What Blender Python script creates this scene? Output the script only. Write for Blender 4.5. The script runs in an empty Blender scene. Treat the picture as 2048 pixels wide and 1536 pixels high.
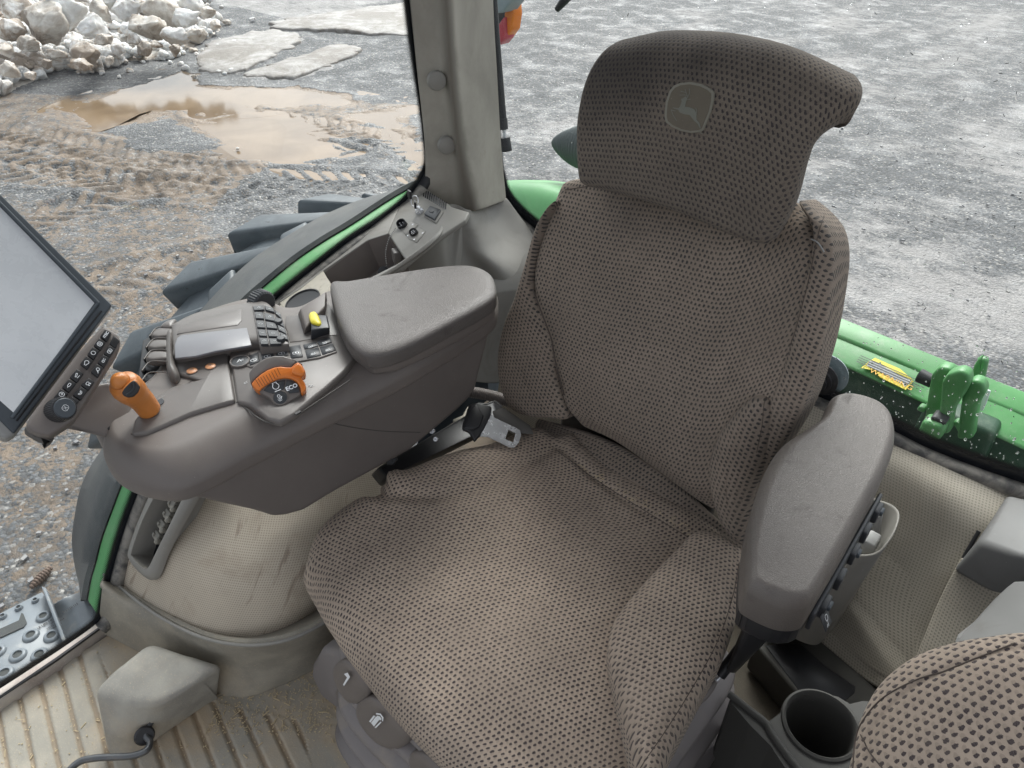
import bpy, bmesh, math, random
import numpy as np
from mathutils import Vector, Matrix
from mathutils.bvhtree import BVHTree
random.seed(7); rng = np.random.default_rng(7)
scene = bpy.context.scene
COL = scene.collection
A_ = np.array
# ------------------------------------------------------------------ camera
CAM = A_([.55, -.68, 1.47]); YAW, PITCH, ROLL, FOC = math.radians(-41.6), math.radians(36.3), math.radians(1.0), 1480.0
def _axes():
    cy, sy, cp, sp = math.cos(YAW), math.sin(YAW), math.cos(PITCH), math.sin(PITCH)
    f = A_([sy*cp, cy*cp, -sp]); r = A_([cy, -sy, 0.]); u = np.cross(r, f)
    return math.cos(ROLL)*r + math.sin(ROLL)*u, -math.sin(ROLL)*r + math.cos(ROLL)*u, f
RX, UX, FX = _axes()
def ray(u, v): return FX + RX*(u-1024)/FOC - UX*(v-768)/FOC
def P(u, v, ax, val):
    i = 'xyz'.index(ax); d = ray(u, v); return CAM + d*(val-CAM[i])/d[i]
def PP(u, v, p0, n):
    d = ray(u, v); n = A_(n, float); return CAM + d*(np.dot(A_(p0, float)-CAM, n)/np.dot(d, n))
def PD(u, v, depth):
    return CAM + ray(u, v)*depth
def PC(u, v, cy, cz, R):          # first hit of a cylinder about the x direction
    d = ray(u, v); o = CAM[1:]-A_([cy, cz]); w = d[1:]
    a = w@w; b = 2*o@w; c = o@o-R*R; D = max(b*b-4*a*c, 0); return CAM + d*((-b-math.sqrt(D))/(2*a))
def proj(V):
    V = np.asarray(V, float)-CAM; z = V@FX; return 1024+FOC*(V@RX)/z, 768-FOC*(V@UX)/z
def unit(v): v = A_(v, float); return v/np.linalg.norm(v)
# ------------------------------------------------------------------ objects
WL = {}
def setp(o, label=None, cat=None, group=None, kind=None):
    if label: o['label'] = label
    if cat: o['category'] = cat
    if group: o['group'] = group
    if kind: o['kind'] = kind
    return o
def _link(o, parent, loc):
    COL.objects.link(o); o.location = Vector(loc); WL[o.name] = A_(loc, float)
    if parent is not None:
        o.parent = parent; o.matrix_parent_inverse = Matrix.Translation(Vector(WL[parent.name])).inverted()
def T(name, label, cat, loc=(0, 0, 0), group=None):
    o = bpy.data.objects.new(name, None); o.empty_display_size = .05; _link(o, None, loc); return setp(o, label, cat, group)
def mk(name, V, F, mat, parent=None, uv=None, smooth=True, label=None, cat=None, group=None, kind=None, loc=None, mats=None, fm=None, auto=None):
    V = np.asarray(V, float); c = V.mean(0) if loc is None else A_(loc, float)
    me = bpy.data.meshes.new(name); me.from_pydata((V-c).tolist(), [], [list(map(int, f)) for f in F])
    me.materials.append(mat)
    for m in (mats or []): me.materials.append(m)
    if fm is not None: me.polygons.foreach_set('material_index', A_(fm, dtype=np.int32))
    if uv is not None:
        L = me.uv_layers.new(name='UVMap'); li = np.zeros(len(me.loops), dtype=np.int32); me.loops.foreach_get('vertex_index', li)
        L.data.foreach_set('uv', np.asarray(uv, dtype=np.float32)[li].ravel())
    me.polygons.foreach_set('use_smooth', np.full(len(me.polygons), smooth))
    if auto: me.set_sharp_from_angle(angle=math.radians(auto))
    me.update(); o = bpy.data.objects.new(name, me); _link(o, parent, c)
    return setp(o, label, cat, group, kind)
class MB:
    def __init__(s): s.V = []; s.F = []; s.UV = []; s.n = 0
    def add(s, V, F, uv=None):
        V = np.asarray(V, float); s.V.append(V); s.F += [[i+s.n for i in f] for f in F]
        s.UV.append(np.zeros((len(V), 2)) if uv is None else np.asarray(uv, float)); s.n += len(V); return s
    def build(s, name, mat, parent=None, **k): return mk(name, np.concatenate(s.V), s.F, mat, parent, uv=np.concatenate(s.UV), **k)
def cr(Q, n, closed=False):
    Q = np.asarray(Q, float); m = len(Q)
    if closed: X = np.concatenate([Q[-1:], Q, Q[:2]]); t = np.linspace(0, m, n, endpoint=False)
    else: X = np.concatenate([[2*Q[0]-Q[1]], Q, [2*Q[-1]-Q[-2]]]); t = np.linspace(0, m-1, n)
    i = np.minimum(t.astype(int), (m-1 if closed else m-2)); f = (t-i).reshape((-1,)+(1,)*(Q.ndim-1))
    a, b, c, d = X[i], X[i+1], X[i+2], X[i+3]
    return .5*((2*b)+(c-a)*f+(2*a-5*b+4*c-d)*f**2+(3*b-a-3*c+d)*f**3)
def gridf(nv, nu, o=0): return [[o+j*nu+i, o+j*nu+i+1, o+(j+1)*nu+i+1, o+(j+1)*nu+i] for j in range(nv-1) for i in range(nu-1)]
def arcuv(G):
    nv, nu = G.shape[:2]
    dx = np.linalg.norm(np.diff(G, axis=1), axis=2); dy = np.linalg.norm(np.diff(G, axis=0), axis=2)
    U = np.concatenate([np.zeros((nv, 1)), np.cumsum(dx, 1)], 1); U -= U[:, nu//2:nu//2+1]
    W = np.concatenate([np.zeros((1, nu)), np.cumsum(dy, 0)], 0); W -= W[nv//2:nv//2+1, :]
    return np.stack([U, -W], 2)
def nrm(G, out=None):
    n = np.cross(np.gradient(G, axis=1), np.gradient(G, axis=0)); n /= np.linalg.norm(n, axis=2, keepdims=True)+1e-12
    if out is not None and (n.reshape(-1, 3)@A_(out, float)).sum() < 0: n = -n
    return n
def bil(G, s, t):
    nv, nu = G.shape[:2]; x = np.clip(s, 0, 1)*(nu-1); y = np.clip(t, 0, 1)*(nv-1)
    i = np.minimum(x.astype(int), nu-2); j = np.minimum(y.astype(int), nv-2); fx = (x-i)[..., None]; fy = (y-j)[..., None]
    return (G[j, i]*(1-fx)+G[j, i+1]*fx)*(1-fy)+(G[j+1, i]*(1-fx)+G[j+1, i+1]*fx)*fy
def csurf(ctrl, nu, nv, k=0.):
    C = cr(np.asarray(ctrl, float), 4*nv); C = np.swapaxes(cr(np.swapaxes(C, 0, 1), 4*nu), 0, 1)
    s, t = np.meshgrid(np.linspace(-1, 1, nu), np.linspace(-1, 1, nv))
    s2 = s*np.sqrt(1-k*t*t/2); t2 = t*np.sqrt(1-k*s*s/2)
    return bil(C, (s2+1)/2, (t2+1)/2)
def pad(name, ctrl, mat, parent=None, k=.3, r=.03, Tk=.08, out=(0, -1, 1), nu=60, nv=60, disp=None, rs=6, uvs=1., cut=None, **kw):
    G = csurf(ctrl, nu, nv, k); N = nrm(G, out); UVg = arcuv(G)
    if disp is not None: G = G + N*disp(G)[..., None]; N = nrm(G, out)
    nv_, nu_ = G.shape[:2]
    idx = [(0, i) for i in range(nu)]+[(j, nu-1) for j in range(1, nv)]+[(nv-1, i) for i in range(nu-2, -1, -1)]+[(j, 0) for j in range(nv-2, 0, -1)]
    J = A_([a for a, b in idx]); I = A_([b for a, b in idx]); B = G[J, I]; n = N[J, I]; m = len(idx)
    tg = np.roll(B, -1, 0)-np.roll(B, 1, 0); tg /= np.linalg.norm(tg, axis=1, keepdims=True)+1e-12
    for _ in range(3): tg = (np.roll(tg, 1, 0)+tg+np.roll(tg, -1, 0)); tg /= np.linalg.norm(tg, axis=1, keepdims=True)+1e-12
    o = np.cross(tg, n); cen = G.reshape(-1, 3).mean(0)
    if ((B-cen)*o).sum() < 0: o = -o
    o /= np.linalg.norm(o, axis=1, keepdims=True)+1e-12
    ub = UVg[J, I]; uo = ub-UVg[nv//2, nu//2]; uo = uo/(np.linalg.norm(uo, axis=1, keepdims=True)+1e-9)
    rings = []; arc = []
    for a in np.linspace(0, math.pi/2, rs+1)[1:]: rings.append(B+o*r*math.sin(a)-n*r*(1-math.cos(a))); arc.append(r*a)
    r2 = min(r, Tk-r) if Tk > r else 0
    if Tk > 2*r:
        rings.append(B+o*r-n*(Tk-r)); arc.append(r*math.pi/2+Tk-2*r)
    if r2 > 0:
        for a in np.linspace(0, math.pi/2, 4)[1:]: rings.append(B+o*(r-r2+r2*math.cos(a))-n*(Tk-r2+r2*math.sin(a))); arc.append(arc[-1]+r2*.5)
    V = [G.reshape(-1, 3)]; UV = [UVg.reshape(-1, 2)]; F = gridf(nv, nu); prev = J*nu+I; off = nu*nv
    for R_, a in zip(rings, arc):
        cur = np.arange(m)+off; V.append(R_); UV.append(ub+uo*a); off += m
        F += [[prev[q], cur[q], cur[(q+1) % m], prev[(q+1) % m]] for q in range(m)]; prev = cur
    if cut is None: V.append(rings[-1].mean(0)[None]); UV.append(np.zeros((1, 2))); F += [[prev[q], off, prev[(q+1) % m]] for q in range(m)]
    V = np.concatenate(V); F = fixn(V, F, N.reshape(-1, 3))
    if cut is not None: F = [f for f in F if not cut(V[f].mean(0))]
    return mk(name, V, F, mat, parent, uv=np.concatenate(UV)*uvs, **kw)
def fixn(V, F, N0):
    f = F[len(F)//7 if len(F[0]) == 4 else 0]; f = F[0]; a, b, c = V[f[0]], V[f[1]], V[f[2]]
    if np.dot(np.cross(b-a, c-a), N0[f[0]]) < 0: F = [q[::-1] for q in F]
    return F
def pillow(name, out, mat, parent=None, n=(0, 0, 1), H=.02, Tk=.05, rb=.01, spine=None, N=96, K=14, s0=1., pw=2., disp=None, hole=False, sharp=False, taper=0., uvs=1., **kw):
    n = unit(n); O = A_(out, float)
    if sharp:   # keep corners, resample along the edges
        L = np.linalg.norm(np.roll(O, -1, 0)-O, axis=1); S = np.concatenate([[0], np.cumsum(L)]); t = np.linspace(0, S[-1], N, endpoint=False)
        j = np.searchsorted(S, t, side='right')-1; f = ((t-S[j])/L[j])[:, None]; O = O[j]*(1-f)+np.roll(O, -1, 0)[j]*f
    else: O = cr(O, N, True)
    if spine is None: SP = np.repeat(O.mean(0)[None], N, 0)
    else:
        sp = cr(spine, 60); D = ((O[:, None]-sp[None])**2).sum(2); SP = sp[D.argmin(1)]
        for _ in range(6): SP = (np.roll(SP, 1, 0)+2*SP+np.roll(SP, -1, 0))/4
    ref = unit(np.cross(n, (0, 1, 0) if abs(n[1]) < .8 else (1, 0, 0))); bit = np.cross(n, ref)
    Vs = []; ss = 1-np.cos(np.linspace(0, math.pi/2, K))
    for s in ss:
        q = min(s/s0, 1.); f = (1-(1-q)**pw)**(1/pw); Vs.append(O*(1-s)+SP*s+n*H*f)
    top = np.stack(Vs)                                   # K,N,3
    if disp is not None: top = top+n*disp(top)[..., None]
    side = []; cen = O.mean(0); rad = O-cen; rad -= (rad@n)[:, None]*n; rad /= np.linalg.norm(rad, axis=1, keepdims=True)+1e-9
    side.append(O-n*(Tk-rb)-rad*taper)
    for a in (30, 60, 90): a = math.radians(a); side.append(O-n*(Tk-rb+rb*math.sin(a))-rad*(taper+rb*(1-math.cos(a))))
    rows = list(top[::-1])+side; V = np.concatenate(rows+[side[-1].mean(0)[None]]); m = len(rows); F = []
    for j in range(m-1):
        for i in range(N):
            k = (i+1) % N; F.append([j*N+i, j*N+k, (j+1)*N+k, (j+1)*N+i])
    F += [[(m-1)*N+i, (m-1)*N+(i+1) % N, m*N] for i in range(N)]
    nn = np.cross(O[1]-O[0], n)
    if np.dot(nn, O[0]-cen) < 0: F = [f[::-1] for f in F]
    dep = np.concatenate([np.zeros(K*N)]+[np.full(N, d) for d in (Tk-rb, Tk, Tk, Tk)]+[[Tk]])
    uv = np.stack([V@ref, V@bit], 1); sd = np.concatenate([np.zeros((K*N, 2))]+[np.stack([rad@ref, rad@bit], 1)]*4+[np.zeros((1, 2))]); uv = uv+sd*dep[:, None]
    return mk(name, V, F, mat, parent, uv=uv*uvs, **kw)
def bev(name, V, F, mat, parent=None, w=.004, seg=2, smooth=True, auto=None, **kw):
    bm = bmesh.new(); vs = [bm.verts.new(v) for v in V]
    for f in F: bm.faces.new([vs[i] for i in f])
    bmesh.ops.recalc_face_normals(bm, faces=bm.faces[:])
    if w > 0: bmesh.ops.bevel(bm, geom=bm.edges[:], offset=w, segments=seg, affect='EDGES', profile=.5)
    bm.verts.index_update(); V2 = [list(v.co) for v in bm.verts]; F2 = [[v.index for v in f.verts] for f in bm.faces]; bm.free()
    V2 = A_(V2); uv = V2[:, :2]
    return mk(name, V2, F2, mat, parent, uv=uv, smooth=smooth, auto=auto or 50, **kw)
def bevraw(V, F, w=.004, seg=2):
    bm = bmesh.new(); vs = [bm.verts.new(v) for v in V]
    for f in F: bm.faces.new([vs[i] for i in f])
    bmesh.ops.recalc_face_normals(bm, faces=bm.faces[:])
    if w > 0: bmesh.ops.bevel(bm, geom=bm.edges[:], offset=w, segments=seg, affect='EDGES', profile=.5)
    bm.verts.index_update(); V2 = [list(v.co) for v in bm.verts]; F2 = [[v.index for v in f.verts] for f in bm.faces]; bm.free()
    return V2, F2
def prism(out, vec):
    O = A_(out, float); m = len(O); V = np.concatenate([O, O+A_(vec)])
    return V, [list(range(m)), list(range(2*m-1, m-1, -1))]+[[i, (i+1) % m, m+(i+1) % m, m+i] for i in range(m)]
def slab(name, out, vec, mat, parent=None, w=.004, seg=2, **kw):
    V, F = prism(out, vec); return bev(name, V, F, mat, parent, w, seg, **kw)
BF = [[0, 3, 2, 1], [4, 5, 6, 7], [0, 1, 5, 4], [1, 2, 6, 5], [2, 3, 7, 6], [3, 0, 4, 7]]
def hexa(name, c8, mat, parent=None, w=.01, seg=3, **kw): return bev(name, c8, BF, mat, parent, w, seg, **kw)
def boxv(c, sx, sy, sz, R=None):
    V = A_([[x, y, z] for z in (-.5, .5) for x, y in ((-.5, -.5), (.5, -.5), (.5, .5), (-.5, .5))])*A_([sx, sy, sz])
    if R is not None: V = V@A_(R)
    return V+A_(c)
def frames(Pt):
    Tn = np.gradient(Pt, axis=0); Tn /= np.linalg.norm(Tn, axis=1, keepdims=True)+1e-12
    a = unit(np.cross(Tn[0], (0, 0, 1) if abs(Tn[0][2]) < .9 else (1, 0, 0))); As = []
    for t in Tn: a = unit(a-t*np.dot(a, t)); As.append(a)
    As = A_(As); return Tn, As, np.cross(Tn, As)
def tubev(path, r, n=60, seg=12, cap=True, smoothpath=True):
    Pt = cr(path, n) if smoothpath else A_(path, float); n = len(Pt)
    rr = np.interp(np.linspace(0, 1, n), np.linspace(0, 1, len(r)), r) if hasattr(r, '__len__') else np.full(n, r)
    Tn, A, B = frames(Pt); V = []; U = []
    L = np.concatenate([[0], np.cumsum(np.linalg.norm(np.diff(Pt, axis=0), axis=1))])
    for i in range(n):
        for k in range(seg):
            a = 2*math.pi*k/seg; V.append(Pt[i]+rr[i]*(math.cos(a)*A[i]+math.sin(a)*B[i])); U.append((L[i], a*rr[i]))
    F = [[i*seg+k, i*seg+(k+1) % seg, (i+1)*seg+(k+1) % seg, (i+1)*seg+k] for i in range(n-1) for k in range(seg)]
    if cap: F += [list(range(seg))[::-1], [(n-1)*seg+k for k in range(seg)]]
    return A_(V), F, A_(U)
def tube(name, path, r, mat, parent=None, n=60, seg=12, cap=True, smoothpath=True, **kw):
    V, F, U = tubev(path, r, n, seg, cap, smoothpath); return mk(name, V, F, mat, parent, uv=U, auto=60, **kw)
def basis(ax):
    ax = unit(ax); a = unit(np.cross(ax, (0, 0, 1) if abs(ax[2]) < .9 else (1, 0, 0))); return a, np.cross(ax, a), ax
def lathev(prof, o, ax, seg=40, arc=None, rib=0, ribd=0., open0=False):
    a, b, c = basis(ax); V = []; F = []
    for i, (r, h) in enumerate(prof):
        for k in range(seg):
            t = 2*math.pi*k/seg; rr = r*(1+ribd*math.cos(rib*t)) if rib else r
            V.append(A_(o)+rr*(math.cos(t)*a+math.sin(t)*b)+h*c)
    m = len(prof)
    F = [[i*seg+k, (i+1)*seg+k, (i+1)*seg+(k+1) % seg, i*seg+(k+1) % seg] for i in range(m-1) for k in range(seg)]
    if prof[0][0] > 1e-6 and not open0: F.append([k for k in range(seg)])
    if prof[-1][0] > 1e-6: F.append([(m-1)*seg+k for k in range(seg)][::-1])
    V = A_(V); nn = [f[::-1] for f in F]; return V, nn
def lathe(name, prof, o, ax, mat, parent=None, seg=40, auto=40, **kw):
    rib = kw.pop('rib', 0); ribd = kw.pop('ribd', 0.); V, F = lathev(prof, o, ax, seg, rib=rib, ribd=ribd, open0=kw.pop('open0', False)); return mk(name, V, F, mat, parent, auto=auto, **kw)
class Fr:      # a local drawing frame on a surface
    def __init__(s, o, x, n): s.o = A_(o, float); s.n = unit(n); x = A_(x, float); s.x = unit(x-s.n*np.dot(x, s.n)); s.y = np.cross(s.n, s.x)
    def __call__(s, a, b, h=0.): return s.o+s.x*a+s.y*b+s.n*h
def frpx(u, v, u2, v2, p0, n, flip=False):     # origin at a pixel, x axis towards a second pixel, on plane p0,n
    a = PP(u, v, p0, n); b = PP(u2, v2, p0, n); return Fr(a, b-a, n)
def strokes(mb, fr, lines, w=.0008, h=.0004, closed=False):
    for L in lines:
        L = [A_(p, float) for p in L]
        for a, b in zip(L[:-1], L[1:]):
            d = b-a; l = np.linalg.norm(d)
            if l < 1e-9: continue
            d /= l; q = A_([-d[1], d[0]])*w/2; a2, b2 = a-d*w*.35, b+d*w*.35
            V = [fr(*(a2-q), h), fr(*(b2-q), h), fr(*(b2+q), h), fr(*(a2+q), h)]; mb.add(V, [[0, 1, 2, 3]])
            h += .00001
def circ(cx, cy, r, n=14, a0=0, a1=360): return [(cx+r*math.cos(math.radians(a0+(a1-a0)*i/n)), cy+r*math.sin(math.radians(a0+(a1-a0)*i/n))) for i in range(n+1)]
def rrect(cx, cy, w, h): c = .25*min(w, h); x0, x1, y0, y1 = cx-w/2, cx+w/2, cy-h/2, cy+h/2; return [(x0+c, y0), (x1-c, y0), (x1, y0+c), (x1, y1-c), (x1-c, y1), (x0+c, y1), (x0, y1-c), (x0, y0+c), (x0+c, y0)]
def text(name, s, fr, size, mat, parent, x=0, y=0, h=.0006, bold=.0, **kw):
    cu = bpy.data.curves.new('txt', 'FONT'); cu.body = s; cu.size = size; cu.align_x = 'CENTER'; cu.align_y = 'CENTER'; cu.offset = bold; cu.resolution_u = 2
    ob = bpy.data.objects.new('txt', cu); COL.objects.link(ob); dg = bpy.context.evaluated_depsgraph_get(); me = bpy.data.meshes.new_from_object(ob.evaluated_get(dg))
    V = A_([list(v.co) for v in me.vertices]); F = [list(p.vertices) for p in me.polygons]; bpy.data.objects.remove(ob); bpy.data.curves.remove(cu); bpy.data.meshes.remove(me)
    W = [fr(x+v[0], y+v[1], h) for v in V]; return mk(name, W, F, mat, parent, smooth=False, **kw)
def ribbonv(Pt, side, w0, w1, lift=None):
    n = len(Pt); V = np.concatenate([Pt+side*w0, Pt+side*w1]); L = np.concatenate([[0], np.cumsum(np.linalg.norm(np.diff(Pt, axis=0), axis=1))])
    uv = np.concatenate([np.stack([L, np.zeros(n)], 1), np.stack([L, np.full(n, abs(w1-w0))], 1)])
    return V, [[i, i+1, n+i+1, n+i] for i in range(n-1)], uv
def wpoint(o):
    p = A_([0., 0., 0.]); p = WL[o.name]; return p
def snap(objs, L, lift=.0008, n=None):      # lay a line onto the surface of finished meshes
    if n: L = cr(A_(L, float), n)
    V = []; F = []; k = 0
    for o in objs:
        w = wpoint(o); V += [Vector(A_(v.co)+w) for v in o.data.vertices]; F += [[i+k for i in p.vertices] for p in o.data.polygons]; k = len(V)
    T_ = BVHTree.FromPolygons(V, F); out = []
    for u, v in L:
        d = Vector(ray(u, v)).normalized(); loc, nn, i, ds = T_.ray_cast(Vector(CAM), d)
        if loc is None: continue
        nn = A_(nn); nn = nn if nn@A_(d) < 0 else -nn; out.append(A_(loc)+nn*lift)
    return A_(out)
def seamline(name, objs, L, r, mat, parent, n=60, lift=.0004):
    q = snap(objs, L, lift, n)
    if len(q) > 4: return tube(name, q, r, mat, parent, len(q), 6, smoothpath=False)
def kids(p, nm): return [c for c in bpy.data.objects if c.parent == p and c.name.split('.')[0] == nm]
# ------------------------------------------------------------------ noise
def vnoise(x, y, sc, seed=0):
    x = x/sc; y = y/sc; xi = np.floor(x).astype(int); yi = np.floor(y).astype(int); fx = x-xi; fy = y-yi; fx = fx*fx*(3-2*fx); fy = fy*fy*(3-2*fy)
    def hsh(a, b):
        v = (a*374761393+b*668265263+seed*974634777) & 0xffffffff; v = ((v ^ (v >> 13))*1274126177) & 0xffffffff; return ((v ^ (v >> 16)) & 0xffff)/65535.
    return (hsh(xi, yi)*(1-fx)+hsh(xi+1, yi)*fx)*(1-fy)+(hsh(xi, yi+1)*(1-fx)+hsh(xi+1, yi+1)*fx)*fy
def fbm(x, y, sc, o=4, seed=0, g=.5):
    s = 0; a = 1; t = 0
    for i in range(o): s = s+a*vnoise(x, y, sc/2**i, seed+i*7); t += a; a *= g
    return s/t
def inpoly(x, y, poly):
    poly = A_(poly); r = np.zeros(x.shape, bool); j = len(poly)-1
    for i in range(len(poly)):
        xi, yi, xj, yj = poly[i][0], poly[i][1], poly[j][0], poly[j][1]
        c = ((yi > y) != (yj > y)) & (x < (xj-xi)*(y-yi)/(yj-yi+1e-12)+xi); r ^= c; j = i
    return r
def pdist(x, y, poly, closed=True):
    poly = A_(poly); d = np.full(x.shape, 1e9); S = np.zeros(x.shape); acc = 0; m = len(poly); sg = np.zeros(x.shape)
    for i in range(m if closed else m-1):
        a = poly[i]; b = poly[(i+1) % m]; e = b-a; l2 = e@e+1e-12; t = np.clip(((x-a[0])*e[0]+(y-a[1])*e[1])/l2, 0, 1)
        dx = x-a[0]-t*e[0]; dy = y-a[1]-t*e[1]; q = np.hypot(dx, dy); k = q < d; d = np.where(k, q, d); S = np.where(k, acc+t*math.sqrt(l2), S)
        sg = np.where(k, np.sign(e[0]*dy-e[1]*dx), sg); acc += math.sqrt(l2)
    return d, S, sg
# ------------------------------------------------------------------ materials
class NT:
    def __init__(s, name):
        s.m = bpy.data.materials.new(name); s.m.use_nodes = True; s.t = s.m.node_tree; s.b = s.t.nodes['Principled BSDF']; s.out = s.t.nodes['Material Output']
    def n(s, ty, **k):
        q = s.t.nodes.new(ty)
        for a, b in k.items():
            if a in q.inputs.keys() if isinstance(a, str) and a[0].isupper() else False: s.set(q.inputs[a], b)
            else: setattr(q, a, b)
        return q
    def set(s, inp, v):
        if isinstance(v, bpy.types.NodeSocket): s.t.links.new(v, inp)
        else: inp.default_value = v
    def math(s, op, a, b=None, c=None, clamp=False):
        q = s.t.nodes.new('ShaderNodeMath'); q.operation = op; q.use_clamp = clamp
        for i, v in enumerate((a, b, c)):
            if v is not None: s.set(q.inputs[i], v)
        return q.outputs[0]
    def mix(s, f, a, b):
        q = s.t.nodes.new('ShaderNodeMix'); q.data_type = 'RGBA'; s.set(q.inputs[0], f)
        for i, v in ((6, a), (7, b)): s.set(q.inputs[i], v if isinstance(v, bpy.types.NodeSocket) else (*v, 1) if len(v) == 3 else v)
        return q.outputs[2]
    def ramp(s, f, lo, hi):      # smooth 0..1 map
        q = s.t.nodes.new('ShaderNodeMapRange'); q.interpolation_type = 'SMOOTHSTEP'; s.set(q.inputs[0], f); q.inputs[1].default_value = lo; q.inputs[2].default_value = hi; return q.outputs[0]
    def co(s, kind='Object', scale=1., rot=(0, 0, 0)):
        q = s.t.nodes.new('ShaderNodeTexCoord'); m = s.t.nodes.new('ShaderNodeMapping'); s.t.links.new(q.outputs[kind], m.inputs[0])
        m.inputs['Scale'].default_value = (scale,)*3 if not hasattr(scale, '__len__') else scale; m.inputs['Rotation'].default_value = rot; return m.outputs[0]
    def noise(s, v, sc, det=4, rough=.55, dist=0., out=0):
        q = s.t.nodes.new('ShaderNodeTexNoise'); s.t.links.new(v, q.inputs['Vector']); q.inputs['Scale'].default_value = sc; q.inputs['Detail'].default_value = det; q.inputs['Roughness'].default_value = rough; q.inputs['Distortion'].default_value = dist; return q.outputs[out]
    def vor(s, v, sc, feat='F1', rnd=1., out='Distance'):
        q = s.t.nodes.new('ShaderNodeTexVoronoi'); q.feature = feat; s.t.links.new(v, q.inputs['Vector']); q.inputs['Scale'].default_value = sc; q.inputs['Randomness'].default_value = rnd; return q.outputs[out]
    def bump(s, h, st=.3, d=.001, nrm=None):
        q = s.t.nodes.new('ShaderNodeBump'); s.set(q.inputs['Height'], h); q.inputs['Strength'].default_value = st; q.inputs['Distance'].default_value = d
        if nrm is not None: s.t.links.new(nrm, q.inputs['Normal'])
        return q.outputs[0]
    def fin(s, col=None, rough=None, metal=None, nrm=None, spec=None):
        for k, v in (('Base Color', col), ('Roughness', rough), ('Metallic', metal), ('Normal', nrm), ('Specular IOR Level', spec)):
            if v is not None: s.set(s.b.inputs[k], (*v, 1) if isinstance(v, tuple) and len(v) == 3 else v)
        return s.m
def plastic(name, col, rough=.5, dirt=None, damt=.5, dsc=6., grain=.15, gsc=900., spec=.4, var=.06, wear=0.):
    s = NT(name); o = s.co(); n1 = s.noise(o, dsc, 5, .6); c = s.mix(s.ramp(n1, .3, .7), tuple(x*(1-var) for x in col), tuple(min(1, x*(1+var)) for x in col))
    if dirt: c = s.mix(s.math('MULTIPLY', s.ramp(s.noise(o, dsc*1.7, 8, .68, .6), .5, .72), damt), c, dirt)
    g = s.noise(o, gsc, 2, .5); rg = s.math('MULTIPLY_ADD', n1, .25, rough-.12)
    sp = s.vor(o, 55.); c = s.mix(s.math('MULTIPLY', s.ramp(sp, .07, .03), .35), c, tuple(min(1, x*1.9+.05) for x in col))
    return s.fin(c, rg, nrm=s.bump(g, grain, .0006), spec=spec)
def leather(name, col, rough=.42):
    s = NT(name); o = s.co(); w = s.noise(o, 60, 3, .5, out=1); mv = s.n('ShaderNodeVectorMath', operation='MULTIPLY_ADD'); s.t.links.new(w, mv.inputs[0]); mv.inputs[1].default_value = (.006,)*3; s.t.links.new(o, mv.inputs[2])
    v = s.vor(mv.outputs[0], 330., 'DISTANCE_TO_EDGE'); v2 = s.noise(o, 500, 2); h = s.math('ADD', s.ramp(v, 0., .16), s.math('MULTIPLY', v2, .25))
    st = s.ramp(s.noise(o, 14, 7, .65, .8), .55, .70); c = s.mix(s.ramp(s.noise(o, 8, 4), .3, .7), tuple(x*.93 for x in col), tuple(x*1.07 for x in col)); c = s.mix(s.math('MULTIPLY', st, .55), c, tuple(x*.58 for x in col))
    return s.fin(c, s.math('MULTIPLY_ADD', st, .2, rough), nrm=s.bump(h, .34, .0008), spec=.38)
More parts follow.
